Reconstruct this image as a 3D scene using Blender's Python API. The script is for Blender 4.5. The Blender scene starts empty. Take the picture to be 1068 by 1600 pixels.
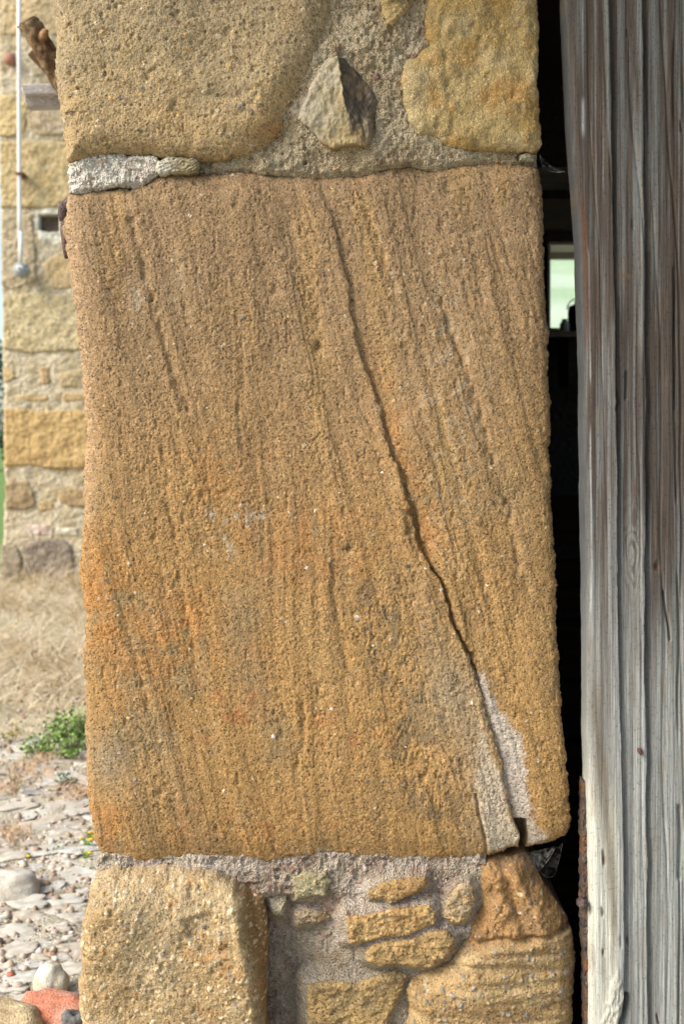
import bpy, math, random
import numpy as np
from mathutils import Vector, Matrix
R = math.radians
S = bpy.context.scene
random.seed(7)
# ------------------------------------------------------------------ camera, light, exposure
EYE = 1.2                # camera height; at y = 2 m one photo pixel is one millimetre
cam_d = bpy.data.cameras.new('camera'); cam = bpy.data.objects.new('camera', cam_d)
S.collection.objects.link(cam); S.camera = cam
cam.location = (0, 0, EYE); cam.rotation_euler = (R(90), 0, 0)
cam_d.lens = 45; cam_d.sensor_width = 36; cam_d.shift_y = -110/1600
cam_d.clip_start = .05; cam_d.clip_end = 2000
cam_d.dof.use_dof = True; cam_d.dof.focus_distance = 1.98; cam_d.dof.aperture_fstop = 7
SUN_EL, SUN_AZ = 38, -62       # degrees; azimuth from behind the camera (-Y) towards the left (-X)
w = bpy.data.worlds.new('World'); S.world = w; w.use_nodes = True
nt = w.node_tree; bg = nt.nodes['Background']; sky = nt.nodes.new('ShaderNodeTexSky')
sky.sky_type = 'NISHITA'; sky.sun_disc = False; sky.sun_elevation = R(SUN_EL)
sky.sun_rotation = R(180+62); sky.air_density = 1.0; sky.dust_density = 2.2; sky.ozone_density = 0.6
nt.links.new(sky.outputs[0], bg.inputs[0]); bg.inputs[1].default_value = .13
sd = bpy.data.lights.new('sun', 'SUN'); sun = bpy.data.objects.new('sun', sd); S.collection.objects.link(sun)
sd.energy = 2.1; sd.angle = R(30); sd.color = (1, .94, .86)
_dir = Vector((math.sin(R(SUN_AZ))*math.cos(R(SUN_EL)), -math.cos(R(SUN_AZ))*math.cos(R(SUN_EL)), math.sin(R(SUN_EL))))
sun.rotation_euler = _dir.to_track_quat('Z', 'Y').to_euler()
S.view_settings.view_transform = 'Standard'; S.view_settings.look = 'None'
S.view_settings.exposure = 1.08; S.view_settings.gamma = 1

SAT = .16; TINT = np.array([.96, 1., .93])
# ------------------------------------------------------------------ helpers
def lin(c):
    c = np.asarray(c, float)/255.
    return np.where(c <= .04045, c/12.92, ((c+.055)/1.055)**2.4)
def hsh(ix, iy, seed):
    n = (ix.astype(np.int64)*374761393 + iy.astype(np.int64)*668265263 + seed*974634777) & 0xffffffff
    n = ((n ^ (n >> 13))*1274126177) & 0xffffffff
    n = n ^ (n >> 16)
    return (n & 0xffffff)/float(0xffffff)
def vn(x, y, seed=0):
    """smooth value noise, about -1..1"""
    ix = np.floor(x); iy = np.floor(y); fx = x-ix; fy = y-iy
    fx = fx*fx*fx*(fx*(fx*6-15)+10); fy = fy*fy*fy*(fy*(fy*6-15)+10)
    a = hsh(ix, iy, seed); b = hsh(ix+1, iy, seed); c = hsh(ix, iy+1, seed); d = hsh(ix+1, iy+1, seed)
    return ((a*(1-fx)+b*fx)*(1-fy)+(c*(1-fx)+d*fx)*fy)*2-1
def fb(x, y, o=4, seed=0, g=.5):
    s = 0; a = 1; t = 0
    for i in range(o):
        s = s+a*vn(x, y, seed+i*17); t += a; a *= g
        x, y = (x*1.6-y*1.2)+3.1, (x*1.2+y*1.6)-1.7
    return s/t*1.5
def ss(a, b, x):
    t = np.clip((x-a)/(b-a), 0, 1); return t*t*(3-2*t)
def sdf(px, py, poly):
    """signed distance to a polygon, positive inside"""
    d = np.full(px.shape, 1e9); ins = np.zeros(px.shape, bool); n = len(poly)
    for i in range(n):
        ax, ay = poly[i]; bx, by = poly[(i+1) % n]
        ex, ey = bx-ax, by-ay; L = ex*ex+ey*ey+1e-9
        t = np.clip(((px-ax)*ex+(py-ay)*ey)/L, 0, 1)
        d = np.minimum(d, (px-ax-t*ex)**2+(py-ay-t*ey)**2)
        if ay != by:
            c = ((ay > py) != (by > py)) & (px < (bx-ax)*(py-ay)/(by-ay)+ax)
            ins ^= c
    return np.where(ins, 1, -1)*np.sqrt(d)
def pline(px, py, pts):
    """distance to a polyline, side (positive right of a line going down) and vertical position"""
    d = np.full(px.shape, 1e9); 
    for (ax, ay), (bx, by) in zip(pts[:-1], pts[1:]):
        ex, ey = bx-ax, by-ay; L = ex*ex+ey*ey
        t = np.clip(((px-ax)*ex+(py-ay)*ey)/L, 0, 1)
        d = np.minimum(d, (px-ax-t*ex)**2+(py-ay-t*ey)**2)
    ys = [p[1] for p in pts]; xs = [p[0] for p in pts]
    return np.sqrt(d), px-np.interp(py, ys, xs)
def mesh_np(name, V, Q, C=None, smooth=True):
    me = bpy.data.meshes.new(name); V = np.asarray(V, np.float32); Q = np.asarray(Q, np.int32)
    me.vertices.add(len(V)); me.vertices.foreach_set('co', V.ravel())
    k = Q.shape[1]; me.loops.add(Q.size); me.loops.foreach_set('vertex_index', Q.ravel())
    me.polygons.add(len(Q)); me.polygons.foreach_set('loop_start', np.arange(len(Q), dtype=np.int32)*k)
    me.polygons.foreach_set('use_smooth', np.full(len(Q), smooth))
    me.update(calc_edges=True)
    if C is not None:
        a = me.color_attributes.new('Col', 'FLOAT_COLOR', 'POINT')
        a.data.foreach_set('color', np.concatenate([np.clip(C, 0, 1), np.ones((len(V), 1))], 1).astype(np.float32).ravel())
    return me
def link(name, me, mat=None, parent=None, label=None):
    o = bpy.data.objects.new(name, me); S.collection.objects.link(o)
    if mat: me.materials.append(mat)
    if parent: o.parent = parent
    if label: o['label'] = label
    return o
def tag(o, label=None, cat=None, group=None, kind=None):
    if label: o['label'] = label
    if cat: o['category'] = cat
    if group: o['group'] = group
    if kind: o['kind'] = kind
    return o
def empty(name, loc, label, cat, group=None):
    o = bpy.data.objects.new(name, None); S.collection.objects.link(o); o.location = loc
    o.empty_display_size = .1
    return tag(o, label, cat, group)
class MB:
    """collects simple shapes into one mesh"""
    def __init__(s): s.v = []; s.f = []; s.c = []
    def add(s, v, f, c=(1, 1, 1)):
        n = len(s.v); s.v += [tuple(p) for p in v]; s.f += [tuple(i+n for i in q) for q in f]; s.c += [tuple(c)]*len(v)
    def box(s, x0, x1, y0, y1, z0, z1, c=(1, 1, 1), j=0):
        v = [(x, y, z) for x in (x0, x1) for y in (y0, y1) for z in (z0, z1)]
        if j: v = [tuple(q+random.uniform(-j, j) for q in p) for p in v]
        s.add(v, [(0, 1, 3, 2), (4, 6, 7, 5), (0, 4, 5, 1), (2, 3, 7, 6), (0, 2, 6, 4), (1, 5, 7, 3)], c)
    def tube(s, pts, rad, n=8, c=(1, 1, 1), cap=True):
        pts = [Vector(p) for p in pts]; rad = rad if hasattr(rad, '__len__') else [rad]*len(pts)
        rings = []; v = []
        for i, p in enumerate(pts):
            t = (pts[min(i+1, len(pts)-1)]-pts[max(i-1, 0)]).normalized()
            a = t.cross(Vector((.3, .5, .81))).normalized(); b = t.cross(a)
            for k in range(n):
                an = 2*math.pi*k/n; v.append(p+(a*math.cos(an)+b*math.sin(an))*rad[i])
        f = []
        for i in range(len(pts)-1):
            for k in range(n):
                f.append((i*n+k, i*n+(k+1) % n, (i+1)*n+(k+1) % n, (i+1)*n+k))
        if cap: f.append(tuple(range(n))[::-1]); f.append(tuple((len(pts)-1)*n+k for k in range(n)))
        s.add(v, f, c)
    def build(s, name, mat, parent=None, smooth=False, off=None, bevel=0, label=None):
        me = bpy.data.meshes.new(name)
        off = Vector(off) if off else (parent.location if parent is not None and parent.type == 'EMPTY' else Vector())
        me.from_pydata([Vector(p)-off for p in s.v], [], s.f)
        a = me.color_attributes.new('Col', 'FLOAT_COLOR', 'POINT')
        a.data.foreach_set('color', np.concatenate([np.array(s.c, float), np.ones((len(s.v), 1))], 1).astype(np.float32).ravel())
        if smooth: me.polygons.foreach_set('use_smooth', [True]*len(me.polygons))
        o = link(name, me, mat, parent, label)
        if bevel:
            m = o.modifiers.new('bevel', 'BEVEL'); m.width = bevel; m.segments = 2
        return o
# ------------------------------------------------------------------ materials
def new_mat(name):
    m = bpy.data.materials.new(name); m.use_nodes = True
    n = m.node_tree.nodes; l = m.node_tree.links; b = n['Principled BSDF']; b.inputs['Specular IOR Level'].default_value = .25
    return m, n, l, b
def ramp(n, stops):
    r = n.new('ShaderNodeValToRGB'); e = r.color_ramp.elements
    while len(e) < len(stops): e.new(.5)
    for i, (p, v) in enumerate(stops):
        e[i].position = p; e[i].color = (v, v, v, 1) if not hasattr(v, '__len__') else (*v, 1)
    return r
def grainy(name, scale=420, amt=1., bump=.35, dist=.0012, rough=.92, stretch=(1, 1, 1), fleck=1.):
    """granular surface: vertex albedo times the random tone of each mineral grain, with bump"""
    m, n, l, b = new_mat(name)
    at = n.new('ShaderNodeAttribute'); at.attribute_name = 'Col'
    tc = n.new('ShaderNodeTexCoord'); mp = n.new('ShaderNodeMapping'); mp.inputs['Scale'].default_value = stretch
    l.new(tc.outputs['Object'], mp.inputs[0])
    vo = n.new('ShaderNodeTexVoronoi'); vo.inputs['Scale'].default_value = scale; l.new(mp.outputs[0], vo.inputs[0])
    sp = n.new('ShaderNodeSeparateColor'); l.new(vo.outputs['Color'], sp.inputs[0])
    k = amt
    r1 = ramp(n, [(0, 1-.55*k), (.06, 1-.45*k), (.12, 1-.17*k), (.5, 1.), (.88, 1+.17*k), (.95, 1+.5*k*fleck), (1, 1+1.0*k*fleck)])
    # ramps clamp nothing above 1 for colours, so keep the stops as they are
    l.new(sp.outputs[0], r1.inputs[0])
    mx = n.new('ShaderNodeMix'); mx.data_type = 'RGBA'; mx.blend_type = 'MULTIPLY'; mx.inputs[0].default_value = 1
    l.new(at.outputs['Color'], mx.inputs[6]); l.new(r1.outputs[0], mx.inputs[7])
    # warm/cool tint per grain
    r2 = ramp(n, [(0, (.92, .96, 1.03)), (.25, (1, 1, 1)), (.75, (1, 1, 1)), (1, (1.08, 1., .9))]); l.new(sp.outputs[1], r2.inputs[0])
    m2 = n.new('ShaderNodeMix'); m2.data_type = 'RGBA'; m2.blend_type = 'MULTIPLY'; m2.inputs[0].default_value = min(1, amt)
    l.new(mx.outputs[2], m2.inputs[6]); l.new(r2.outputs[0], m2.inputs[7])
    no = n.new('ShaderNodeTexNoise'); no.inputs['Scale'].default_value = scale*.22; no.inputs['Detail'].default_value = 5; l.new(mp.outputs[0], no.inputs[0])
    r3 = ramp(n, [(.3, 1-.16*k), (.7, 1+.12*k)]); l.new(no.outputs[0], r3.inputs[0])
    m3 = n.new('ShaderNodeMix'); m3.data_type = 'RGBA'; m3.blend_type = 'MULTIPLY'; m3.inputs[0].default_value = 1
    l.new(m2.outputs[2], m3.inputs[6]); l.new(r3.outputs[0], m3.inputs[7])
    l.new(m3.outputs[2], b.inputs['Base Color'])
    n2 = n.new('ShaderNodeTexNoise'); n2.inputs['Scale'].default_value = scale*.8; n2.inputs['Detail'].default_value = 3; l.new(mp.outputs[0], n2.inputs[0])
    ad = n.new('ShaderNodeMath'); ad.operation = 'SUBTRACT'; l.new(n2.outputs[0], ad.inputs[0]); l.new(vo.outputs['Distance'], ad.inputs[1])
    bp = n.new('ShaderNodeBump'); bp.inputs['Strength'].default_value = bump; bp.inputs['Distance'].default_value = dist
    l.new(ad.outputs[0], bp.inputs['Height']); l.new(bp.outputs[0], b.inputs['Normal'])
    b.inputs['Roughness'].default_value = rough
    return m
M = {}
M['sandstone'] = grainy('sandstone', 430, 1.2, .8, .0009, fleck=.4)
M['gritstone'] = grainy('gritstone', 400, 1.0, .8, .0012, fleck=.35)
M['yellow_stone'] = grainy('yellow_stone', 420, .6, .7, .002)
M['mortar'] = grainy('lime_mortar', 380, .8, 1., .003, fleck=.6)
M['flint'] = grainy('flint', 250, .25, .3, .001, rough=.55)
M['wall_far'] = grainy('wall_stone', 60, .45, .6, .008)
M['soil'] = grainy('dusty_soil', 160, .7, .8, .004)
M['cobble'] = grainy('cobble', 300, .35, .5, .002, rough=.85)
M['brick'] = grainy('brick', 260, .6, .7, .002)
M['leaf'] = grainy('leaf', 40, .35, .2, .002, rough=.6)
M['straw'] = grainy('straw', 30, .4, .2, .002, rough=.7)
M['rust'] = grainy('rusty_iron', 350, .9, .8, .002, rough=.75)
M['metal_paint'] = grainy('weathered_paint', 60, .15, .1, .001, rough=.5)
M['plain_wood'] = grainy('rough_sawn_wood', 180, .5, .5, .002, stretch=(.08, 1, 1))
M['dark_wood'] = grainy('dark_wood', 100, .4, .4, .002, stretch=(.1, 1, 1))
def wood_mat():
    m, n, l, b = new_mat('weathered_oak')
    at = n.new('ShaderNodeAttribute'); at.attribute_name = 'Col'
    tc = n.new('ShaderNodeTexCoord')
    def streak(sx, sz, det=4, rough=.6):
        mp = n.new('ShaderNodeMapping'); mp.inputs['Scale'].default_value = (sx, sx, sz); l.new(tc.outputs['Object'], mp.inputs[0])
        no = n.new('ShaderNodeTexNoise'); no.inputs['Scale'].default_value = 1; no.inputs['Detail'].default_value = det
        no.inputs['Roughness'].default_value = rough; l.new(mp.outputs[0], no.inputs[0]); return no
    f = streak(520, 9, 6, .8); g = streak(1500, 40, 4, .8); h = streak(150, 1.6, 6)
    prev = at.outputs['Color']
    for no, lo, hi in ((f, .66, 1.36), (g, .68, 1.36), (h, .88, 1.12)):
        r = ramp(n, [(.32, lo), (.68, hi)]); l.new(no.outputs[0], r.inputs[0])
        mx = n.new('ShaderNodeMix'); mx.data_type = 'RGBA'; mx.blend_type = 'MULTIPLY'; mx.inputs[0].default_value = 1
        l.new(prev, mx.inputs[6]); l.new(r.outputs[0], mx.inputs[7]); prev = mx.outputs[2]
    # tiny dark lichen/dirt specks
    no = n.new('ShaderNodeTexNoise'); no.inputs['Scale'].default_value = 260; no.inputs['Detail'].default_value = 4; l.new(tc.outputs['Object'], no.inputs[0])
    r = ramp(n, [(.33, .6), (.42, 1.)]); l.new(no.outputs[0], r.inputs[0])
    mx = n.new('ShaderNodeMix'); mx.data_type = 'RGBA'; mx.blend_type = 'MULTIPLY'; mx.inputs[0].default_value = .8
    l.new(prev, mx.inputs[6]); l.new(r.outputs[0], mx.inputs[7]); l.new(mx.outputs[2], b.inputs['Base Color'])
    ad = n.new('ShaderNodeMath'); l.new(f.outputs[0], ad.inputs[0]); l.new(g.outputs[0], ad.inputs[1])
    bp = n.new('ShaderNodeBump'); bp.inputs['Strength'].default_value = .45; bp.inputs['Distance'].default_value = .0011
    l.new(ad.outputs[0], bp.inputs['Height']); l.new(bp.outputs[0], b.inputs['Normal']); b.inputs['Roughness'].default_value = .8
    return m
M['oak'] = wood_mat()
def web_mat():
    m, n, l, b = new_mat('cobweb_silk')
    b.inputs['Base Color'].default_value = (.5, .47, .43, 1); b.inputs['Roughness'].default_value = 1
    tc = n.new('ShaderNodeTexCoord'); no = n.new('ShaderNodeTexNoise'); no.inputs['Scale'].default_value = 70; no.inputs['Detail'].default_value = 6
    no.inputs['Distortion'].default_value = 1.5
    l.new(tc.outputs['Object'], no.inputs[0]); at = n.new('ShaderNodeAttribute'); at.attribute_name = 'Col'
    r = ramp(n, [(.42, .04), (.68, .8)]); l.new(no.outputs[0], r.inputs[0])
    mu = n.new('ShaderNodeMath'); mu.operation = 'MULTIPLY'; l.new(r.outputs[0], mu.inputs[0]); l.new(at.outputs['Fac'], mu.inputs[1])
    l.new(mu.outputs[0], b.inputs['Alpha']); return m
M['web'] = web_mat()
def glass_mat():
    m, n, l, b = new_mat('dusty_glass')
    tr = n.new('ShaderNodeBsdfTransparent'); ts = n.new('ShaderNodeBsdfTranslucent'); ts.inputs[0].default_value = (.8, .86, .78, 1)
    mx = n.new('ShaderNodeMixShader'); no = n.new('ShaderNodeTexNoise'); no.inputs['Scale'].default_value = 6
    r = ramp(n, [(.3, .15), (.7, .4)]); l.new(no.outputs[0], r.inputs[0]); l.new(r.outputs[0], mx.inputs[0])
    l.new(tr.outputs[0], mx.inputs[1]); l.new(ts.outputs[0], mx.inputs[2]); l.new(mx.outputs[0], n['Material Output'].inputs[0]); return m
M['glass'] = glass_mat()

# ------------------------------------------------------------------ relief builder
def relief(name, poly, mat, parent, hc, y0=2., sx=1.5, sy=None, depth=.25, rad=12., en=(2., .08), seed=1, rings=6, label=None, wob=.0015, warp=None):
    """A solid stone / timber: polygon outline (photo millimetres at y=2, x right, y down) filled with a fine grid, front
    relief hc(px, py, D) -> (height mm towards viewer, colour Nx3 linear), rounded arris of radius rad, walls running back by depth m."""
    sy = sy or sx; k = y0/2000.
    P = np.array(poly, float)
    gx = np.arange(P[:, 0].min()-3*sx, P[:, 0].max()+3*sx, sx); gy = np.arange(P[:, 1].min()-3*sy, P[:, 1].max()+3*sy, sy)
    X, Y = np.meshgrid(gx, gy)
    D = sdf(X, Y, poly)
    D = D+en[0]*fb(X*en[1], Y*en[1], 4, seed+900, .6)*np.exp(-np.abs(D)/(6*en[0]+1e-6))
    gyD, gxD = np.gradient(D, sy, sx)
    ins = D > -.35*min(sx, sy)
    Fm = ins[:-1, :-1] & ins[1:, :-1] & ins[:-1, 1:] & ins[1:, 1:]
    t = np.clip(D/rad, 0, 1); back = rad*(1-np.sqrt(np.clip(1-(1-t)**2, 0, 1)))*k*1000
    sh = warp(Y) if warp else 0*Y
    H, C = hc(X+sh, Y, D)
    idx = np.full(X.shape, -1); ny, nx = X.shape
    used = np.zeros(X.shape, bool)
    for a in (0, 1):
        for b in (0, 1): used[a:ny-1+a, b:nx-1+b] |= Fm
    # boundary vertices snap towards the outline
    full = np.zeros(X.shape, int)
    for a in (0, 1):
        for b in (0, 1): full[a:ny-1+a, b:nx-1+b] += Fm
    bd = used & (full < 4)
    g = np.hypot(gxD, gyD)+1e-6
    mv = np.where(bd, np.clip(-D, -1.5*sx, 1.5*sx)*.8, 0)
    X2 = X+sh+mv*gxD/g; Y2 = Y+mv*gyD/g
    idx[used] = np.arange(used.sum())
    off = np.array(parent.location) if parent is not None and parent.type == 'EMPTY' else np.zeros(3)
    def xyz(px, py, yy): return np.stack([(px-534)*k, yy, EYE+(690-py)*k], -1)-off
    yf = y0-(H-back)/1000.
    V = xyz(X2[used], Y2[used], yf[used]); Cc = C.reshape(ny, nx, 3)[used]
    q = np.argwhere(Fm); i, j = q[:, 0], q[:, 1]
    Q = np.stack([idx[i, j], idx[i+1, j], idx[i+1, j+1], idx[i, j+1]], -1)
    # walls running back from the open rim
    E = np.concatenate([Q[:, [0, 1]], Q[:, [1, 2]], Q[:, [2, 3]], Q[:, [3, 0]]])
    N = len(V); key = E[:, 0].astype(np.int64)*N+E[:, 1]; rk = E[:, 1].astype(np.int64)*N+E[:, 0]
    B = E[~np.isin(key, rk)]
    bv = np.unique(B); mp = np.full(N, -1); mp[bv] = np.arange(len(bv))
    prev = bv.copy(); Vs = [V]; Cs = [Cc]; Qs = [Q]; n0 = N
    base = V[bv]
    for r in range(1, rings+1):
        f = (r/rings)**1.5; nv = base.copy(); yend = (y0+depth)-off[1]
        nv[:, 1] = base[:, 1]*(1-f)+yend*f
        nv += wob*np.stack([vn(base[:, 2]*130, nv[:, 1]*130+r, seed), 0*base[:, 0], vn(base[:, 0]*130, nv[:, 1]*130+r, seed+3)], -1)
        cur = n0+np.arange(len(bv)); a = mp[B[:, 0]]; b = mp[B[:, 1]]
        Qs.append(np.stack([prev[b], prev[a], cur[a], cur[b]], -1)); Vs.append(nv); Cs.append(Cc[bv]*.98); prev = cur; n0 += len(bv)
    me = mesh_np(name, np.concatenate(Vs), np.concatenate(Qs), np.concatenate(Cs))
    return link(name, me, mat, parent, label)
def mixc(a, b, t): return a*(1-t[..., None])+b*t[..., None]
def col(c, X, f=.80):
    v = lin(c)*f; g = v@np.array([.25, .6, .15]); v = (v+(g-v)*SAT)*TINT
    return np.broadcast_to(v, X.shape+(3,)).copy()
def pebbles(X, Y, H, C, n, r0, r1, seed, cols, hgt=.6, region=None):
    """embedded pebbles: small domes with a colour of their own"""
    rs = np.random.RandomState(seed); gx = X[0]; gy = Y[:, 0]; sx = gx[1]-gx[0]; sy = gy[1]-gy[0]
    x0, x1, y0, y1 = region or (gx[0], gx[-1], gy[0], gy[-1])
    for _ in range(n):
        cx, cy = rs.uniform(x0, x1), rs.uniform(y0, y1); r = r0+(r1-r0)*rs.rand()**3; ar = rs.uniform(.6, 1); an = rs.uniform(0, 3.14)
        i0, i1 = int((cy-r-gy[0])/sy)-1, int((cy+r-gy[0])/sy)+2; j0, j1 = int((cx-r-gx[0])/sx)-1, int((cx+r-gx[0])/sx)+2
        i0 = max(i0, 0); j0 = max(j0, 0)
        if i1 <= i0+1 or j1 <= j0+1: continue
        xs = X[i0:i1, j0:j1]-cx; ys = Y[i0:i1, j0:j1]-cy
        u = xs*math.cos(an)+ys*math.sin(an); v = (-xs*math.sin(an)+ys*math.cos(an))/ar
        q = 1-(u*u+v*v)/(r*r); m = q > 0
        H[i0:i1, j0:j1] += np.where(m, np.sqrt(np.clip(q, 0, 1))*r*hgt, 0)
        c = lin(cols[rs.randint(len(cols))])*.9*rs.uniform(.8, 1.15)
        C[i0:i1, j0:j1][m] = c*.85+C[i0:i1, j0:j1][m]*.15
PEB = [(150, 138, 116), (122, 116, 104), (184, 166, 130), (194, 182, 156), (162, 124, 76), (108, 101, 92), (192, 160, 108), (138, 108, 76)]
def grit(X, Y, a, seed):
    X, Y = X*.83+Y*.56, Y*.83-X*.56
    return a*(.55*vn(X/2.3, Y/2.3, seed)+.5*vn(X/4.1, Y/4.1, seed+1)+.5*vn(X/8., Y/8., seed+2))
def pits(X, Y, seed, fx=5., fy=7., lo=.45, hi=.85):
    return ss(lo, hi, vn(X/fx, Y/fy, seed)*.7+.45*vn(X/(fx*2.3), Y/(fy*2.3), seed+5))

# ------------------------------------------------------------------ the stone pier (door jamb)
PIER = empty('stone_pier', (-.03, 2.0, 0), 'weathered sandstone door pier of one huge cracked block on smaller stones', 'pier')
CRACK = [(497, 272), (506, 300), (520, 335), (530, 385), (543, 440), (552, 505), (566, 550), (578, 585), (592, 630), (603, 670), (612, 705), (628, 745), (640, 790), (650, 830), (657, 858),
         (672, 885), (688, 905), (699, 940), (709, 975), (722, 1003), (735, 1024), (744, 1050), (749, 1075), (758, 1112), (770, 1150), (783, 1190), (787, 1215), (795, 1250), (803, 1275), (812, 1300), (815, 1340)]
LIME = [(744, 1056), (752, 1056), (762, 1080), (776, 1108), (790, 1130), (806, 1150), (816, 1200), (822, 1250), (830, 1292), (850, 1312), (828, 1316), (818, 1284), (803, 1282), (796, 1256), (786, 1215), (782, 1190), (769, 1150), (757, 1112)]
SLAB = [(738, 1120), (752, 1120), (766, 1155), (781, 1198), (786, 1225), (795, 1262), (806, 1290), (817, 1312), (806, 1326), (775, 1338), (762, 1342), (752, 1290), (742, 1260), (738, 1200)]
NOTCH = [(802, 1281), (822, 1281), (823, 1296), (826, 1312), (822, 1342), (816, 1342), (812, 1304)]
MAIN = [(98, 335), (100, 318), (106, 303), (140, 296), (215, 290), (240, 275), (262, 270), (320, 270), (380, 266), (440, 268), (490, 272), (560, 270), (600, 258), (640, 252), (672, 262), (700, 256), (750, 250),
        (800, 254), (830, 254), (843, 262), (849, 285), (850, 330), (851, 400), (855, 460), (858, 520), (858, 580), (863, 630), (860, 700), (865, 760), (866, 820), (871, 900), (873, 980), (877, 1060),
        (879, 1120), (885, 1180), (890, 1240), (893, 1290), (888, 1308), (872, 1320), (850, 1326), (826, 1332), (806, 1330), (780, 1340), (760, 1345), (700, 1350), (640, 1356), (560, 1350), (520, 1342), (470, 1350), (420, 1358), (340, 1354),
        (250, 1356), (185, 1353), (155, 1345), (142, 1325), (138, 1300), (134, 1260), (131, 1200), (129, 1100), (127, 1020), (130, 960), (124, 915), (121, 890), (125, 855), (128, 800), (127, 740), (132, 700), (128, 640), (122, 560),
        (115, 500), (108, 440), (100, 390), (96, 355)]
def f_main(X, Y, D):
    wv = X-.26*(Y-700)-5*fb(X/180, Y/300, 2, 40)
    wl = X-.06*(Y-700)-10*fb(X/150, Y/260, 2, 41)
    rt = ss(-60, 60, X-np.interp(Y, [270, 1340], [380, 640])); lt = 1-ss(-40, 60, X-np.interp(Y, [270, 1340], [300, 420])); mid = np.clip(1-rt-lt, 0, 1)
    bed = lambda a, b, sd: (rt+lt*.8)*vn(wv/a, Y/b, sd)+mid*vn(wl/a, Y/b, sd+1)
    H = 7*fb(X/260, Y/300, 3, 3)+1.7*bed(34, 420, 5)+1.1*bed(14, 240, 8)+.6*bed(6, 120, 11)+(.55+.75*ss(-.5, .5, fb(X/60, Y/110, 3, 23)))*(.62*vn((X*.83+Y*.56)/2.2, (Y*.83-X*.56)/2.2, 20)+.25*vn((X*.56-Y*.83)/4.3, (Y*.56+X*.83)/4.3, 21)+.12*vn((X*.83+Y*.56)/9, (Y*.83-X*.56)/9, 22))
    T = fb(wv/55, Y/330, 3, 45)+.10*fb(X/10, Y/14, 3, 46)          # scarps where thin beds have flaked off
    for lv in (-.45, -.1, .25, .55): H += 1.5*ss(lv-.012, lv+.03, T)*(rt+.7*lt+.25*mid)*(.3+.7*ss(-.3, .3, fb(X/120, Y/150, 2, 47)))
    H -= .9
    H -= 1.7*pits(X, Y, 60, 3.2, 5.5, .5, .85)*ss(-.5, .5, fb(X/90, Y/160, 3, 62))*1.1
    H -= 2*pits(X, Y, 70, 7, 12, .62, .95)
    lane = np.exp(-((X-np.interp(Y, [850, 1340], [560, 700]))/70)**2)*ss(820, 980, Y)*(1-ss(1240, 1340, Y))
    H -= 2.0*lane*pits(X, Y, 64, 3.4, 6, .25, .7)
    H -= 9*ss(60, 0, D)**2*.9                      # worn, wide rounding of the arrises
    H += -22*ss(1180, 1360, Y)**2*.5
    # the long crack: open joint, with the right hand bed a little lower
    d, s = pline(X+1.8*vn(X/9, Y/9, 80)+2.2*vn(X/22, Y/22, 81)+.9*vn(X/4, Y/4, 82), Y, CRACK)
    wd = np.interp(Y, [270, 330, 420, 560, 700, 800, 860, 900, 1000, 1030, 1080, 1280, 1330], [1.2, 1.6, 2.2, 3.2, 3.4, 4.6, 3.6, 1.8, 2.0, 3.4, 1.6, 1.8, 3])*(1+.45*vn(X*0, Y/17, 79)+.25*vn(X/5, Y/6, 78))
    dp = np.interp(Y, [270, 330, 420, 560, 700, 840, 900, 1030, 1080, 1280, 1330], [.5, 1.5, 3.5, 7, 11, 17, 15, 20, 10, 10, 20])
    H -= dp*np.where(s < 0, np.exp(-(d/(.6*wd))**2), np.exp(-np.abs(d/(1.25*wd))**1.3))
    st = np.interp(Y, [270, 350, 500, 700, 860, 900, 1040, 1090, 1200, 1330], [.6, 2.5, 5, 6, 6.5, 2, 3, 5, 6.5, 6])
    wf = np.interp(Y, [270, 500, 860, 1000, 1080, 1330], [30, 55, 45, 20, 24, 26])
    H -= st*ss(-1, 4, s)*np.exp(-np.clip(s, 0, None)/wf)
    H += .45*st*np.exp(-np.abs(s+8)/14.)*(s < 3)
    # side pocket where a sliver has come off beside the crack
    p = sdf(X, Y, [(628, 800), (650, 790), (662, 860), (655, 880), (640, 850)]); H -= 5*ss(-2, 5, p+2*vn(X/7, Y/7, 83))
    for pts, dep, wdt, sd in (([(690, 470), (720, 560), (742, 620), (757, 665), (765, 700), (778, 745), (790, 785)], 5, 5, 84), ([(795, 790), (806, 850), (812, 900), (826, 925)], 4.5, 6, 85),
                              ([(205, 345), (222, 400), (238, 470), (256, 520), (275, 590), (290, 640)], 5.5, 7, 86), ([(250, 700), (262, 760), (282, 900), (300, 1000), (312, 1060)], 3, 6, 87),
                              ([(497, 275), (505, 305), (516, 330)], 4, 6, 88), ([(578, 330), (600, 400), (612, 440), (628, 490)], 3.5, 6, 89), ([(378, 560), (372, 640), (380, 700)], 2, 5, 90),
                              ([(470, 1100), (475, 1150), (462, 1200)], 3, 4, 91), ([(730, 300), (740, 380), (752, 450), (770, 520)], 2.5, 8, 92), ([(520, 880), (525, 950), (540, 1040), (545, 1120)], 2.5, 6, 93)):
        d2, s2 = pline(X+3*vn(X/14, Y/14, sd), Y, pts); H -= dep*np.exp(-(d2/wdt)**2)*(.6+.4*vn(X/8, Y/16, sd+1))*1.3
    for cx, cy, r, dep in ((497, 542, 6, 9), (546, 858, 6, 8), (316, 775, 5, 5), (700, 292, 10, 5), (240, 840, 4, 5), (640, 830, 7, 5), (650, 1190, 8, 5), (660, 1215, 7, 6), (250, 1240, 5, 5), (430, 450, 4, 4)):
        H -= dep*np.exp(-(((X-cx)/r)**2+((Y-cy)/(r*1.3))**2))
    d3, _ = pline(X+1.2*vn(X/9, Y/9, 94), Y, [(742, 1240), (750, 1280), (757, 1310), (762, 1345)]); H -= 7*np.exp(-(d3/2.2)**2)
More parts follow.
